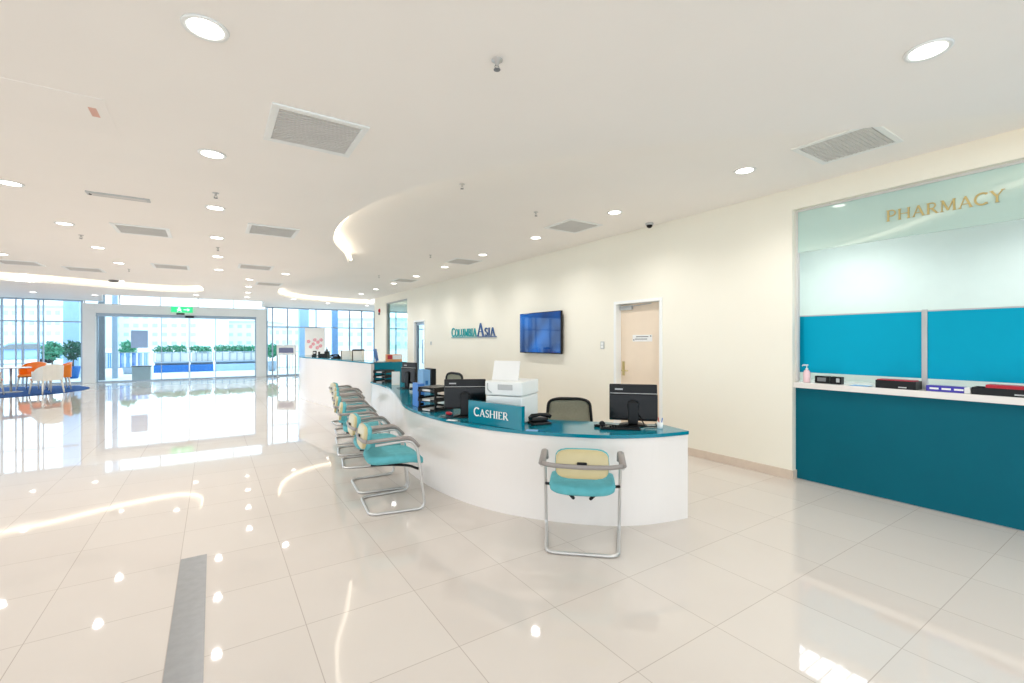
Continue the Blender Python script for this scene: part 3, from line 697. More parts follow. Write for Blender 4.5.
mb = MB(); mb.box(-.08, .08, -.05, .05, 0, .008, .002); mb.box(-.015, .015, .0, .02, .006, .12); mb.build('stand', M['grey'], tb)
mb = MB(); mb.box(-.13, .13, -.012, .0, .03, .26, .004, mtx=Matrix.Rotation(radians(-10), 4, 'X')); mb.build('tablet_body', M['cobalt'], tb)
for px, lab, ww in ((359, 'white file carton with black lid nearer end of the tall counter', .20), (347, 'plain white file carton beside the black-lidded one on the tall counter', .2)):
    x, y = on_hi(px, .22)
    bx_ = thing('file_carton', lab, 'box', (x, y, ZC), -YAW, 'white cartons on the tall counter')
    mb = MB(); mb.box(-ww / 2, ww / 2, -.1, .1, 0, .20, .004); mb.build('carton', M['cwhite'], bx_)
    mb = MB(); mb.box(-ww / 2 - .001, -ww / 2 + .02, -.102, -.1, .0, .2); mb.build('tape', M['bark'], bx_)
    if 'black' in lab and 'plain' not in lab:
        mb = MB(); mb.box(-ww / 2, ww / 2, -.1, .1, .2, .235, .004); mb.build('lid', M['black'], bx_)
x, y = on_hi(334, .2)
te2 = dup(te, (x, y, ZC), -YAW - .3, 'black corded telephone on the tall counter beside the white cartons')
x, y = on_hi(323, .22)
cr = thing('receipt_printer', 'squat black receipt printer on the tall counter under the flower poster', 'receipt printer', (x, y, ZC), -YAW)
mb = MB(); mb.box(-.11, .11, -.1, .1, 0, .15, .012); mb.build('case', M['black'], cr)
mb = MB(); mb.box(-.05, .05, -.103, -.098, .10, .2); mb.build('receipt', M['paper'], cr)
mb = MB(); mb.lathe([(.03, .15), (.03, .2), (.012, .22), (.012, .27)], 12, c=(.06, .03, 0)); mb.build('scanner_head', M['grey'], cr)
x, y = on_hi(314, .22)
pl = thing('card_terminal', 'black card reader at the far end of the tall counter', 'card reader', (x, y, ZC), -YAW)
mb = MB(); mb.box(-.05, .05, -.04, .04, 0, .06, .008); mb.box(-.045, .045, -.01, .03, .05, .16, .008, mtx=Matrix.Rotation(radians(-12), 4, 'X')); mb.build('case', M['blackg'], pl)
mb = MB(); mb.box(-.03, .03, -.014, -.011, .08, .13, mtx=Matrix.Rotation(radians(-12), 4, 'X')); mb.build('screen', M['lgrey'], pl)
# flower poster stand behind the tall counter
x, y = at_d(315, 14.6)
fp = thing('poster_stand', 'tall white poster stand with pink flowers behind the tall counter', 'poster', (x, y, 0), -YAW)
mb = MB(); mb.box(-.32, .32, -.012, .012, .12, 1.93, .003); mb.build('poster_board', M['white'], fp)
mb = MB(); mb.box(-.3, .3, -.15, .15, 0, .03, .005); mb.box(-.02, .02, -.01, .01, .03, .13); mb.build('stand', M['lgrey'], fp)
mb = MB()
for (u, v) in ((-.2, 1.5), (-.05, 1.42), (.1, 1.48), (.2, 1.55), (.18, 1.36), (-.13, 1.33), (.0, 1.55), (.08, 1.3)):
    for k in range(5):
        a = k * 2 * pi / 5; mb.sell((u + .035 * cos(a), -.0135, v + .035 * sin(a)), (.03, .002, .022), 1, 1, 8, 4)
mb.build('flower_print', M['pink'], fp)

# office chairs
def office_chair(label, x, y, rz, zt=.92):
    """back faces local -Y... sitter looks to -Y (towards the desk front)"""
    t = thing('office_chair', label, 'chair', (x, y, 0), rz, 'black mesh office chairs behind the desk')
    dz = zt - .92
    mb = MB()
    for k in range(5):
        a = 2 * pi * k / 5 + .3
        mb.tube([(.03 * cos(a), .03 * sin(a), .10), (.28 * cos(a), .28 * sin(a), .075)], [.024, .014], 8)
    mb.lathe([(.045, .06), (.045, .13), (.025, .14), (.025, .40)], 14); mb.build('base', M['black'], t)
    for k in range(5):
        a = 2 * pi * k / 5 + .3
        mb = MB(); mb.lathe([(.028, -.02), (.03, -.01), (.03, .01), (.028, .02)], 14, mtx=Matrix.Translation((.28 * cos(a), .28 * sin(a), .0305)) @ Matrix.Rotation(a, 4, 'Z') @ Matrix.Rotation(pi / 2, 4, 'X')); mb.build('caster', M['blackg'], t)
    mb = MB(); mb.sell((0, -.02, .45), (.24, .23, .045), .5, .35); mb.build('seat', M['black'], t)
    w0, w1 = .245, .225
    path = fillet([(-.21, .20, .50), (-w0, .25, .60), (-w1, .27, zt - .03), (-.13, .28, zt), (.13, .28, zt), (w1, .27, zt - .03), (w0, .25, .60), (.21, .20, .50), (-.21, .20, .50)], .05, 4)
    mb = MB(); mb.tube(path, .016, 8); mb.box(-.03, .03, .08, .24, .42, .44); mb.tube(fillet([(0, .1, .43), (0, .25, .43), (0, .255, .52)], .04), .02, 8); mb.build('back_frame', M['black'], t)
    mb = MB(); R = []
    for j in range(9):
        v = j / 8; z = .51 + (zt - .515) * v; hw = (.21 + .035 * min(1, v * 4)) if v < .3 else .245 - .02 * (v - .3) / .7
        if j == 8: hw = .17
        yy = .20 + .07 * min(1, v * 1.6)
        R.append([(-hw + 2 * hw * i / 10, yy + .02 * (1 - (i / 5 - 1) ** 2), z) for i in range(11)] + [(hw - 2 * hw * i / 10, yy + .006 + .02 * (1 - (i / 5 - 1) ** 2), z) for i in range(11)])
    mb.loft(R); mb.build('mesh_back', M['mesh'], t)
    for s in (-1, 1):
        mb = MB(); mb.tube(fillet([(s * .2, .02, .43), (s * .27, .02, .45), (s * .28, .02, .63)], .03), .013, 8); mb.sell((s * .28, 0, .64), (.03, .12, .013), .5, .4, 14, 6); mb.build('armrest', M['black'], t)
    return t
x, y = at_d(566.5, 4.95); office_chair('black mesh office chair facing the worktop between telephone and near monitor', x - .14, y - .2, -YAW - radians(8), .875)
x, y = at_d(436, 6.0); office_chair('black mesh office chair half hidden behind the monitor left of the printer', x, y, -YAW - radians(55), 1.07)

# ------------------------------------------------------------------ visitor chairs
def visitor_chair():
    t = thing('visitor_chair', '', 'chair')
    mb = MB()
    path = fillet([(-.285, -.17, .612), (-.29, .13, .63), (-.292, .19, .56), (-.288, .262, .013), (-.25, -.21, .013), (.25, -.21, .013), (.288, .262, .013), (.292, .19, .56), (.29, .13, .63), (.285, -.17, .612)], .07, 6)
    mb.tube(path, .0125, 10); mb.build('sled_frame', M['steel'], t)
    for s in (-1, 1):
        mb = MB(); mb.tube(fillet([(s * .278, -.235, .645), (s * .288, .13, .66), (s * .29, .205, .57)], .08, 6), .018, 10, sx=1.4, sz=.85)
        mb.build('armrest', M['arm'], t)
    mb = MB(); mb.tube(fillet([(-.278, -.235, .645), (-.2, -.258, .638), (0, -.268, .635), (.2, -.258, .638), (.278, -.235, .645)], .05), 0.015, 10, sx=.8, sz=1.1); mb.build('back_bar', M['arm'], t)
    mb = MB()
    def cur(p): return Vector((p.x, p.y - .10 * (p.x / .2) ** 2 * .3 + .0, p.z))
    R = Matrix.Translation((0, -.228, .648)) @ Matrix.Rotation(radians(-8), 4, 'X')
    mb.sell((0, 0, 0), (.184, .024, .1), .5, .42, 30, 10, mtx=R @ Matrix.Translation((0, -.006, 0))); bs = mb.build('back_shell', M['shell'], t)
    mb = MB(); mb.sell((0, .022, 0), (.188, .026, .106), .45, .42, 30, 10, mtx=R); mb.build('backrest', M['fabric'], t)
    mb = MB(); mb.box(-.035, .035, -.270, -.252, .645, .668, .006); mb.build('clip', M['black'], t)
    def wf(p):
        z = p.z + .012 * (p.x / .23) ** 2 - .035 * max(0, (p.y - .05) / .17) ** 2
        return Vector((p.x, p.y, z))
    mb = MB(); mb.sell((0, .04, .445), (.24, .25, .046), .5, .42, 32, 12, fn=wf); mb.build('seat', M['fabric'], t)
    mb = MB(); mb.sell((0, .03, .405), (.15, .18, .014), .4, .4, 28, 6); mb.build('seat_pan', M['black'], t)
    for s in (-1, 1):
        mb = MB(); mb.tube(fillet([(s * .286, .2, .37), (s * .2, .14, .385), (s * .12, .0, .39), (s * .06, -.17, .39)], .04), .012, 8); mb.build('seat_bracket', M['black'], t)
    return t
ch = visitor_chair()
f = Vector((sin(radians(42.3)), cos(radians(42.3))))
rear = Vector((2.155, 2.39)); c = rear + f * .21
ch.location = (c.x, c.y, 0); ch.rotation_euler = (0, 0, atan2(f.y, f.x) - pi / 2)
ch['label'] = 'teal visitor chair standing alone with its beige back to the room'
ch['group'] = 'teal visitor chairs in front of the reception desk'
row = [((1.15, 4.17), (1, -.115), 'nearest teal visitor chair of the row along the white desk front'),
       ((1.22, 4.80), (1, -.10), 'second teal visitor chair from the near end of the row'),
       ((1.33, 5.80), (1, -.2), 'third teal visitor chair from the near end of the row, after the wider gap'),
       ((1.42, 6.45), (1, -.22), 'teal visitor chair in the middle of the row, fourth from the near end'),
       ((1.55, 7.16), (1, -.18), 'fifth teal visitor chair from the near end, third from the far end of the row'),
       ((1.70, 7.90), (1, -.12), 'last but one teal visitor chair toward the far end of the row'),
       ((1.84, 8.68), (1, .0), 'farthest teal visitor chair of the row, beside the tall counter')]
for (rx, ry), (fx, fy), lab in row:
    f = Vector((fx, fy)).normalized(); c = Vector((rx, ry)) + f * .21
    dup(ch, (c.x, c.y, 0), atan2(f.y, f.x) - pi / 2, lab)

# ------------------------------------------------------------------ ceiling fittings
def downlight(x, y, z, label, power, group):
    t = thing('ceiling_downlight', label, 'light', (x, y, z), 0, group)
    mb = MB(); mb.lathe([(.074, -.001), (.074, -.006), (.094, -.009), (.098, -.001), (.074, -.001)], 28); mb.build('trim_ring', M['white'], t)
    mb = MB(); mb.lathe([(.0735, -.001), (.0735, -.005), (.001, -.0052)], 28); mb.build('lamp_disc', M['bulb'], t)
    l = bpy.data.lights.new('downlight_beam', 'SPOT'); l.energy = power; l.spot_size = radians(150); l.spot_blend = .9
    l.shadow_soft_size = .05; l.color = (1, .98, .962)
    lo = bpy.data.objects.new('downlight_beam', l); col.objects.link(lo); lo.parent = t; lo.location = (0, 0, -.03)
    return t
PW = 28
dl0 = None
def put_light(x, y, z, label, group):
    global dl0
    if dl0 is None: dl0 = downlight(x, y, z, label, PW, group); return dl0
    return dup(dl0, (x, y, z), 0, label, group)
nth = ['nearest', 'second', 'third', 'fourth', 'fifth', 'sixth', 'seventh', 'eighth', 'farthest']
for k in range(9):
    put_light(4.31, 2.45 + 1.71 * k, ZR, '%s round downlight in the row along the cream wall%s' % (nth[k], '' if k in (0, 8) else ', counted from the pharmacy'), 'downlights along the cream wall')
for k in range(6):
    put_light(-.03 + .025 * k, 2.59 + 1.71 * k, ZL, '%s round downlight in the row over the grey floor strip%s' % (['nearest', 'second', 'third', 'fourth', 'fifth', 'farthest'][k], '' if k in (0, 5) else ', counted from the near end'), 'downlights over the grey floor strip')
x, y = at_z(928, 50, ZL); put_light(x, y, ZL, 'big bright downlight in front of the pharmacy, near the upper right corner', 'single downlights')
px_l = [(10, 183, 'nearest'), (64.5, 223.5, 'second'), (98, 247.5, 'third'), (119, 263, 'fourth')]
for px, py, w_ in px_l:
    x, y = at_z(px, py, ZL); put_light(x, y, ZL, '%s downlight in the slanting row over the left of the lobby' % w_, 'downlights over the left of the lobby')
misc = [(1.5, 254, 'downlight cut by the left picture edge above the crescent recess'), (24, 274, 'downlight touching the glowing strip near the left picture edge'),
        (121, 281, 'small far downlight just above the glowing strip, over the entrance'), (176.7, 281.3, 'small far downlight above the tip of the glowing strip'),
        (249.4, 279.4, 'nearest of four small far downlights in a short column left of the right-hand glowing strip'), (248.5, 286.5, 'second of four small far downlights in the short column'),
        (248, 292.4, 'third of four small far downlights in the short column'), (247, 297, 'farthest of four small far downlights in the short column'),
        (285.6, 273.9, 'downlight just above the left tip of the right-hand glowing strip'), (196, 295, 'small downlight above the right half of the clerestory panes'),
        (33, 292, 'small downlight above the lounge window wall'), (95, 295, 'small downlight beside the upper left corner of the entrance portal'),
        (293.7, 299, 'small downlight under the right-hand glowing strip near its tip'), (328, 303, 'small downlight above the windows behind the tall counter'), (367, 305.5, 'small downlight above the last window before the cream wall')]
for px, py, lab in misc:
    x, y, z = on_ceiling(px, py); put_light(x, min(y, YE - .35), z, lab, 'small far downlights')
for x, y in ((-3, 3.0), (-3, 6.4), (-4.6, 9.8), (2.4, -1.5), (-1.5, -1.0), (4.3, -1.2), (-5, 0)):  # unseen extra downlights, added to light the near part of the room
    put_light(x, y, ZL, 'added unseen fill downlight behind or beside the viewer', 'added unseen fill downlights')
for y in (2.9, .9, -1.2):
    put_light(7.55, y, 3.3, 'round downlight in the pharmacy ceiling behind the glass header', 'downlights inside the pharmacy')

def vent(x, y, z, label, s=.6, sy=None):
    sy = sy or s; t = thing('air_vent', label, 'vent', (x, y, z), 0, 'ceiling air vents')
    mb = MB(); a, b = s / 2, sy / 2
    mb.box(-a, a, -b, -b + .045, -.012, 0, .003); mb.box(-a, a, b - .045, b, -.012, 0, .003); mb.box(-a, -a + .045, -b + .045, b - .045, -.012, 0, .003); mb.box(a - .045, a, -b + .045, b - .045, -.012, 0, .003)
    mb.build('vent_frame', M['white'], t)
    mb = MB(); mb.box(-a + .045, a - .045, -b + .045, b - .045, -.004, -.001)
    n = 16
    for k in range(n):
        yy = -b + .06 + (sy - .12) * k / (n - 1); mb.box(-a + .047, a - .047, yy - .004, yy + .004, -.010, -.004)
    mb.build('grille', M['ventg'], t); return t
v0 = vent(.605, 3.46, ZL, 'large square air vent nearest the viewer, right of the bright upper downlight')
for x, y, z, lab in ((4.46, 1.66, ZR, 'square air vent in the raised ceiling just above the pharmacy opening'), (4.33, 4.99, ZR, 'square air vent in the raised ceiling above the peach door'),
                     (4.33, 8.43, ZR, 'square air vent in the raised ceiling above the wall lettering'), (4.35, 11.9, ZR, 'square air vent in the raised ceiling near the far glass door'),
                     (-.78, 7.77, ZL, 'square air vent left of the grey-strip downlights, the larger one'), (.665, 6.85, ZL, 'square air vent right of the grey-strip downlights, between them and the wavy ceiling edge'),
                     (-.69, 11.2, ZL, 'small far air vent left of the downlight row'), (.71, 10.35, ZL, 'small far air vent right of the downlight row'),
                     (-3.04, 12.2, ZL, 'air vent above the glowing strip at the left picture edge'), (1.2, 13.2, ZL, 'thin far air vent beside the short column of downlights'), (-2.2, 12.6, ZL, 'thin far air vent above the middle of the glowing strip')):
    dup(v0, (x, y, z if z == ZR else height(x, y, .35)), 0, lab)
sl = thing('slot_diffuser', 'narrow grey slot diffuser in the ceiling over the left lobby', 'vent', (-.80, 6.08, ZL))
mb = MB(); mb.box(-.25, .25, -.06, .06, -.012, 0, .003); mb.build('slot_frame', M['lgrey'], sl)
mb = MB(); mb.box(-.22, .22, -.03, .03, -.014, -.012); mb.build('slot', M['ventg'], sl)
mb = MB(); mb.lathe([(.012, -.012), (.012, -.02), (.002, -.022)], 12, c=(-.22, .0, 0)); mb.build('indicator', M['black'], sl)
ap = thing('access_panel', 'flush white ceiling access panel with a small red sticker', 'hatch', (-.86, 4.0, ZL))
mb = MB(); mb.box(-.30, .30, -.30, .30, -.003, 0, .001); mb.build('panel', M['ceil'], ap)
mb = MB(); mb.box(.2, .24, -.14, 0, -.0045, -.0031); mb.build('sticker', mat('faded_red_sticker', (225, 180, 165), .6), ap)
sp0 = None
def sprinkler(x, y, z, label):
    t = thing('sprinkler_head', label, 'sprinkler', (x, y, z), 0, 'ceiling sprinkler heads')
    mb = MB(); mb.lathe([(.03, 0), (.03, -.004), (.012, -.006), (.009, -.03), (.004, -.032)], 14); mb.build('body', M['steel'], t)
    mb = MB(); mb.tube([(-.009, 0, -.028), (-.014, 0, -.04), (0, 0, -.05)], .002, 5); mb.tube([(.009, 0, -.028), (.014, 0, -.04), (0, 0, -.05)], .002, 5)
    mb.lathe([(.018, -.05), (.018, -.0525), (.002, -.053)], 14); mb.build('deflector', M['grey'], t); return t
spots = [(497, 60, ZL, 'large sprinkler head alone on the ceiling nearest the viewer'), (215.7, 193, ZL, 'sprinkler head just above the third strip downlight'), (81, 235, ZL, 'sprinkler head between two downlights over the left lobby'),
         (218, 247.5, ZL, 'small sprinkler head in the strip downlight row'), (129, 269, ZL, 'tiny far sprinkler head left of the downlight row'),
         (536, 212, ZR, 'sprinkler head in the raised ceiling before the peach door'), (430.5, 255, ZR, 'small sprinkler head in the raised ceiling before the wall lettering'), (379, 275.5, ZR, 'tiny far sprinkler head in the raised ceiling'), (462, 184, ZR, 'sprinkler head just behind the wavy ceiling edge')]
for px, py, z, lab in spots:
    x, y = at_z(px, py, z)
    if sp0 is None: sp0 = sprinkler(x, y, z, lab)
    else: dup(sp0, (x, y, z), 0, lab)
dc = thing('security_camera', 'black dome security camera where ceiling meets the cream wall', 'camera', (5.12, 4.28, ZR))
mb = MB(); mb.lathe([(.055, 0), (.055, -.02), (.045, -.028)], 18); mb.build('mount', M['lgrey'], dc)
mb = MB(); mb.lathe([(.042, -.028), (.038, -.05), (.02, -.066), (.002, -.07)], 18); mb.build('dome', M['blackg'], dc)
x, y, z = on_ceiling(113.7, 280.2, .14)
dk = MB(); dk.lathe([(.11, 0), (.11, -.03), (.08, -.05), (.01, -.055)], 18, c=(x, y, z)); tag(dk.build('smoke_detector', M['grey']), 'dark round detector on the far ceiling above the entrance', 'detector')

# ------------------------------------------------------------------ lounge
mb = MB(); mb.lathe([(2.0, 0), (2.0, .008), (1.98, .012), (.01, .012)], 64, c=(-5.3, 19.45, .0005)); tag(mb.build('round_rug', M['rug']), 'round cobalt blue rug under the lounge chairs', 'rug')
ZG = .0125
tbl = thing('round_table', 'round white cafe table on the blue rug', 'table', (-4.95, 19.2, ZG))
mb = MB(); mb.lathe([(.42, .70), (.43, .71), (.43, .722), (.42, .73)], 40); mb.build('table_top', M['white'], tbl)
mb = MB(); mb.lathe([(.03, .03), (.03, .7)], 14); mb.build('pedestal', M['steel'], tbl)
mb = MB(); mb.lathe([(.25, 0), (.25, .012), (.05, .03), (.03, .032)], 30); mb.build('foot', M['lgrey'], tbl)
def tub_chair(label, x, y, rz, cin, cout='cwhite'):
    t = thing('tub_chair', label, 'chair', (x, y, ZG + .001), rz, 'lounge tub chairs')
    # sitter faces +Y, wrap-around shell
    def shell(r0, r1, z0, zf, grow=0):
        out = []
        for i in range(25):
            a = radians(160 + 220 * i / 24)
            k = max(0, -sin(a)) ** .7 if sin(a) < 0 else 0
            top = zf + (.84 - zf) * k
            cx_, cy_ = cos(a), sin(a)
            sq = 1 / max(abs(cx_), abs(cy_)) * .35 + .65
            def P(r, z): return Vector((cx_ * r * sq, cy_ * r * sq, z))
            fl = 1 + .10 * (top - z0)
            out.append([P(r0, z0), P(r1, z0), P(r1 * fl, top), P(r0 * fl, top)])
        return out
    mb = MB(); mb.loft(shell(.275, .30, .38, .64), True, True, False); mb.build('outer_shell', M[cout], t)
    mb = MB(); mb.loft(shell(.262, .2745, .40, .645), True, True, False); mb.build('inner_lining', M[cin], t)
    mb = MB(); mb.sell((0, .02, .415), (.27, .27, .045), .4, .4, 28, 8); mb.build('seat', M[cin], t)
    for sx, sy in ((-1, -1), (1, -1), (-1, 1), (1, 1)):
        mb = MB(); mb.tube([(sx * .22, sy * .20, .40), (sx * .26, sy * .25, .002)], [.03, .016], 8); mb.build('leg', M['cwhite'], t)
    return t
def face(x, y, tx, ty): return atan2(ty - y, tx - x) - pi / 2
TX, TY = -4.95, 19.2
for x, y, cc, lab in ((-3.98, 18.22, 'orange', 'cream tub chair with its back to the viewer, right of the round table'), (-4.02, 19.55, 'orange', 'orange-lined tub chair beyond the others, nearest the entrance portal'),
                      (-5.2, 18.25, 'orange', 'orange-lined tub chair cut by the left picture edge'), (-4.75, 20.25, 'orange', 'orange-lined tub chair on the window side of the round table'), (-4.58, 18.35, 'cwhite', 'all-cream tub chair between table and viewer')):
    if cc == 'cwhite': continue
    tub_chair(lab, x, y, face(x, y, TX, TY), cc, 'orange' if 'entrance' in lab else 'cwhite')

# kiosk
ks = thing('information_kiosk', 'white landscape screen on two thin legs in front of the windows', 'kiosk', (*at_d(286.5, 18.9), 0), -YAW)
mb = MB(); mb.box(-.4, .4, -.03, .03, .94, 1.36, .01); mb.build('screen_housing', M['white'], ks)
mb = MB(); mb.box(-.3, .3, -.033, -.031, 1.03, 1.24); mb.build('screen', M['screenb'], ks)
for s in (-1, 1):
    mb = MB(); mb.box(s * .37 - .02, s * .37 + .02, -.02, .02, .01, .94); mb.box(s * .37 - .03, s * .37 + .03, -.18, .18, 0, .02, .003); mb.build('leg', M['lgrey'], ks)

# notice on glass and grey box outside
x0, x1 = X_at(131, YE), X_at(148, YE)
nt_ = MB(); nt_.box(x0, x1, YE - .016, YE - .008, 1.26, 1.92); tag(nt_.build('glass_poster', mat('grey_blue_poster', (172, 202, 242), .5)), 'plain grey-blue poster stuck on the entrance glass', 'poster')
gb = thing('litter_bin', 'square grey metal bin outside the entrance glass under the poster', 'bin', (X_at(142, YE + .6), YE + .6, 0))
mb = MB(); mb.box(-.28, .28, -.2, .2, .02, .52, .01); mb.build('bin_body', mat('warm_grey_bin', (200, 203, 198), .5), gb)
mb = MB(); mb.box(-.3, .3, -.22, .22, .521, .56, .008); mb.build('lid', M['grey'], gb)

# ------------------------------------------------------------------ outdoors
mb = MB(); mb.box(-160, 160, YE + .3, 260, -.1, -.02); mb.box(-60, -14, -30, YE + .3, -.1, -.02)
struct(mb.build('ground', M['concrete']), 'pale sunlit paving and road outside the windows', 'ground')
def pillar(px0, px1, Y, label, m, z1=4.2):
    a, b = X_at(px0, Y), X_at(px1, Y); mb = MB(); mb.box(a, b, Y, Y + (b - a), -.02, z1); return struct(mb.build('pillar', m), label, 'column')
pillar(63, 79, 26.5, 'pale blue square column outside the lounge windows', M['skyblue'])
pillar(98, 104.5, 23.6, 'grey column just outside the left end of the entrance', M['grey'])
pillar(112, 117.5, 24.6, 'blue-grey column outside the left half of the entrance', M['alu'])
pillar(299.5, 309, 24.5, 'pale blue column outside the windows right of the entrance', M['skyblue'])
pillar(332.5, 338, 24.5, 'slim mid-blue column outside the windows behind the tall counter', mat('mid_blue_render', (130, 165, 205), .7))
# canopy edge
def leaves(mb, c, r, n, s=.09):
    for _ in range(n):
        while True:
            p = Vector((random.uniform(-1, 1), random.uniform(-1, 1), random.uniform(-1, 1)))
            if p.length < 1: break
        p = Vector((c[0] + p.x * r[0], c[1] + p.y * r[1], c[2] + p.z * r[2]))
        a = Vector((random.gauss(0, 1), random.gauss(0, 1), random.gauss(0, 1))).normalized(); b = a.cross(Vector((random.gauss(0, 1), random.gauss(0, 1), 1))).normalized()
        k = s * random.uniform(.6, 1.3)
        vs = [mb.bm.verts.new(p + a * k), mb.bm.verts.new(p + b * k * .4), mb.bm.verts.new(p - a * k), mb.bm.verts.new(p - b * k * .4)]
        mb.face(vs)
Yp = 28.2
def planter(label, px0, px1, Yp, mbase, mbar, shrub=True):
    a, b = X_at(px0, Yp), X_at(px1, Yp)
    t = thing('planter_bench', label, 'planter', ((a + b) / 2, Yp, -.02)); w = (b - a) / 2
    mb = MB(); mb.box(-w, w, -.25, .25, 0, .36, .01); mb.build('bench_base', mbase, t)
    mb = MB(); mb.box(-w, w, -.22, .3, .46, .52, .01); mb.box(-w, w, -.02, .02, .96, 1.0)
    n = max(4, int(w * 2 / .28))
    for k in range(n + 1): mb.box(-w + 2 * w * k / n - .02, -w + 2 * w * k / n + .02, -.02, .02, .52, .96)
    mb.box(-w + .02, w - .02, .1, .3, .36, .46); mb.build('rail', mbar, t)
    mb = MB(); mb.box(-w + .05, w - .05, .05, .1, .52, .94); mb.build('back_board', M['cwhite'], t)
    if shrub:
        mb = MB()
        k = -w + .2
        while k < w - .1:
            leaves(mb, (min(k, w - .3), .2, 1.12 + random.uniform(-.04, .04)), (.26, .16, .2), 110); k += .3
        mb.build('foliage', M['leaf'], t, recalc=False)
    return t
planter('cobalt bench planter with green shrubs outside the sliding door leaves', 154, 189, Yp, M['cobalt'], M['alu'])
planter('cobalt bench planter continuing to the right of the middle door joint', 190.3, 213.5, Yp, M['cobalt'], M['alu'])
planter('paler railing planter at the right end of the entrance glass', 215, 258, Yp, M['skyblue'], M['alu'])
fe = thing('striped_barrier', 'waist-high barrier of blue and white upright slats outside the left entrance glass', 'barrier', (0, 25.4, -.02))
xa, xb = X_at(97, 25.4), X_at(150, 25.4); cols = ['blue', 'paper', 'cobalt', 'bluew', 'paper', 'blue', 'bluew', 'paper', 'bluew']
n = 26
for k in range(n):
    a = xa + (xb - xa) * k / n; mb = MB(); mb.box(a, a + (xb - xa) / n * .8, -.02, .02, .42, 1.02); mb.build('slat', M[cols[k * 7 % 9]], fe)
mb = MB(); mb.box(xa, xb, -.01, .03, .38, .42); mb.box(xa, xb, -.01, .03, 1.02, 1.05)
for k in range(4): a = xa + (xb - xa) * k / 3.03; mb.box(a, a + .04, -.02, .02, 0, .38)
mb.build('rail', M['alu'], fe)
rl = thing('railing', 'pale outdoor railing behind the kiosk and the tall counter windows', 'railing', (0, 27.5, -.02))
xa, xb = X_at(266, 27.5), X_at(380, 27.5)
mb = MB(); mb.box(xa, xb, -.02, .02, .95, 1.0); mb.box(xa, xb, -.02, .02, .1, .14)
k = xa
while k < xb: mb.box(k, k + .03, -.015, .015, .0, .95); k += .16
mb.build('bars', M['lgrey'], rl)
for px, Yq, hh, lab in ((52, 25.0, 1.5, 'bushy green potted plant outside the lounge windows, left of the pale column'), (73, 25.6, 1.5, 'dark-leaved potted plant in front of the pale blue column'), (272, 26.5, 1.35, 'green potted shrub outside, left of the kiosk'), (128, 27.6, 1.5, 'small green shrub outside behind the grey-blue poster')):
    t = thing('potted_plant', lab, 'plant', (X_at(px, Yq), Yq, -.02))
    mb = MB(); mb.lathe([(.16, 0), (.24, .45), (.25, .5), (.21, .5), (.2, .42)], 18); mb.build('pot', M['cobalt'] if px in (73,) else M['alu'], t)
    mb = MB(); mb.tube([(0, 0, .42), (.02, .01, hh * .7)], [.03, .015], 6); mb.build('stem', M['bark'], t)
    mb = MB(); leaves(mb, (0, 0, hh * .78), (.34, .34, hh * .26), 360, .1); mb.build('foliage', M['leaf'] if px != 73 else M['leaf2'], t, recalc=False)
def car(label, px, d, rz, m):
    x, y = at_d(px, d); t = thing('parked_car', label, 'car', (x, y, -.02), rz)
    prof = [(-2.1, .35), (-2.12, .75), (-1.95, .92), (-1.1, 1.0), (-.5, 1.42), (.9, 1.45), (1.6, 1.05), (2.05, .95), (2.15, .6), (2.1, .32)]
    mb = MB(); R = []
    for s, k in ((-.86, .93), (-.8, 1), (.8, 1), (.86, .93)):
        R.append([Vector((px_ * (1 if abs(s) < .82 else .98), s * (1 if z < 1.0 else .82), .3 + (z - .3) * k)) for px_, z in prof])
    mb.loft(R, True, True, False); mb.build('car_body', m, t)
    for s in (-1, 1):
        mb = MB(); mb.loft([[Vector((u, s * (.842 if v < 1.05 else .72), v)) for u, v in ((-1.0, 1.0), (-.45, 1.33), (.8, 1.36), (1.4, 1.02))], [Vector((u, s * (.852 if v < 1.05 else .735), v)) for u, v in ((-1.0, 1.0), (-.45, 1.33), (.8, 1.36), (1.4, 1.02))]], True, True, False); mb.build('side_window', M['grey'], t)
    mb = MB(); mb.box(1.0, 1.03, -.6, .6, -.23, .23, mtx=Matrix.Translation((.285, 0, 1.27)) @ Matrix.Rotation(radians(-60), 4, 'Y')); mb.build('rear_window', M['grey'], t) if False else mb.bm.free()
    mb = MB(); mb.loft([[Vector((.98, -.6, 1.425)), Vector((.98, .6, 1.425)), Vector((1.58, .64, 1.085)), Vector((1.58, -.64, 1.085))], [Vector((.99, -.6, 1.437)), Vector((.99, .6, 1.437)), Vector((1.59, .64, 1.097)), Vector((1.59, -.64, 1.097))]], True, True, False); mb.build('rear_window', M['grey'], t)
    for sx in (-1.3, 1.35):
        for s in (-1, 1):
            mb = MB(); mb.lathe([(.2, -.1), (.32, -.1), (.33, -.06), (.33, .06), (.32, .1), (.2, .1)], 20, mtx=Matrix.Translation((sx, s * .79, .335)) @ Matrix.Rotation(pi / 2, 4, 'X')); mb.build('wheel', M['black'], t)
    return t
car('pale blue car parked outside behind the lounge chairs', 18, 31, radians(20), M['carb'])
car('white car parked farther outside beyond the pale blue car', 2, 38, radians(200), M['carw'])
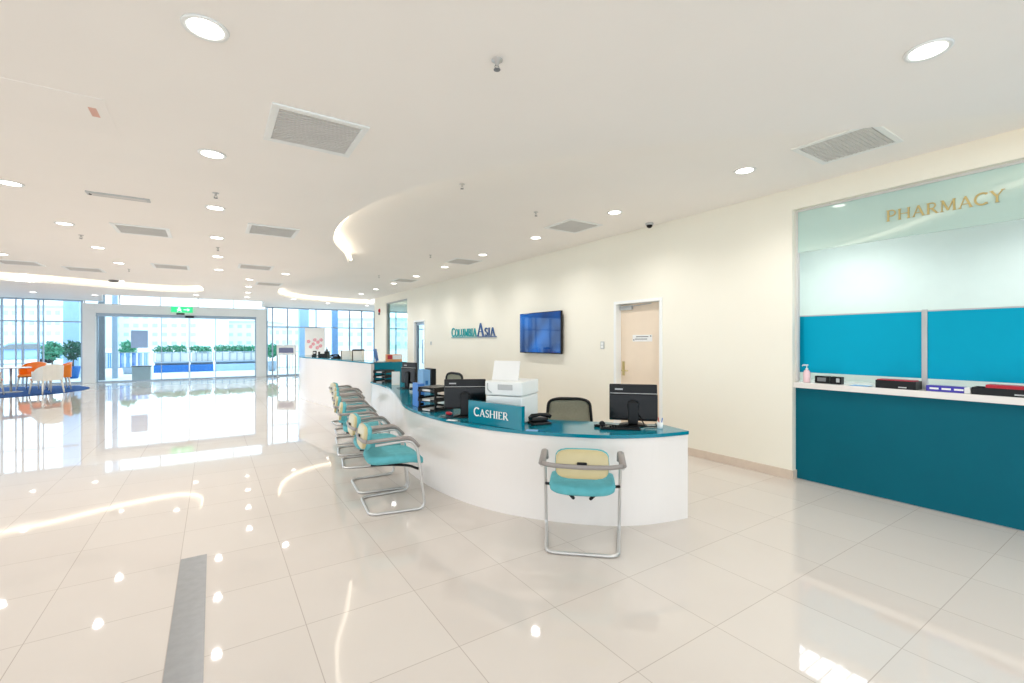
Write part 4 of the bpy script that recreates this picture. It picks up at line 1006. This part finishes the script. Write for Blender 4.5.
def building(label, px0, px1, d, h, nx, nz):
    x0, y0 = at_d(px0, d); x1, y1 = at_d(px1, d); L = sqrt((x1 - x0) ** 2 + (y1 - y0) ** 2)
    t = thing('distant_building', label, 'building', (x0, y0, -.02), atan2(y1 - y0, x1 - x0))
    mb = MB(); mb.box(0, L, 0, 12, 0, h); mb.build('facade', M['facade'], t)
    mb = MB(); mb.box(-.3, L + .3, -.3, 12.3, h, h + .5); mb.build('roof_edge', M['lgrey'], t)
    for i in range(nx):
        for j in range(nz):
            a = L * (i + .25) / nx; z = h * (j + .3) / nz
            mb = MB(); mb.box(a, a + L / nx * .5, -.08, 0, z, z + h / nz * .4); mb.build('window', M['facw'], t)
building('long pale block of flats seen through the lounge windows', -25, 62, 95, 8.6, 10, 4)
building('pale apartment block seen through the entrance glass left of the door joint', 112, 198, 110, 8.6, 9, 4)
building('low hazy building seen through the right of the entrance glass', 200, 262, 130, 7.0, 7, 3)
building('pale building seen through the windows behind the tall counter', 268, 300, 120, 5.2, 5, 2)
building('wide pale building behind the last window before the cream wall', 336, 412, 100, 6.2, 8, 3)

# ------------------------------------------------------------------ light, camera, view
w = bpy.data.worlds.new('daylight'); scene.world = w; w.use_nodes = True
bg = w.node_tree.nodes['Background']; bg.inputs[0].default_value = (.80, .91, 1.0, 1); bg.inputs[1].default_value = 1.55
cam = bpy.data.cameras.new('camera'); co = bpy.data.objects.new('camera', cam); col.objects.link(co)
cam.sensor_width = 36; cam.lens = 16; cam.clip_end = 600
co.location = (0, 0, H); co.rotation_euler = (radians(90), 0, -YAW); scene.camera = co
scene.view_settings.view_transform = 'Standard'; scene.view_settings.look = 'None'
scene.view_settings.gamma = 1; scene.view_settings.exposure = .96; scene.view_settings.use_curve_mapping = False
c_ = scene.cycles; c_.use_denoising = True; c_.max_bounces = 10; c_.diffuse_bounces = 5; c_.transparent_max_bounces = 16
c_.caustics_reflective = False; c_.caustics_refractive = False; c_.sample_clamp_indirect = 6
for o in scene.objects:
    if o.type == 'EMPTY' and not o.get('label') and o.get('category'): del o['label']
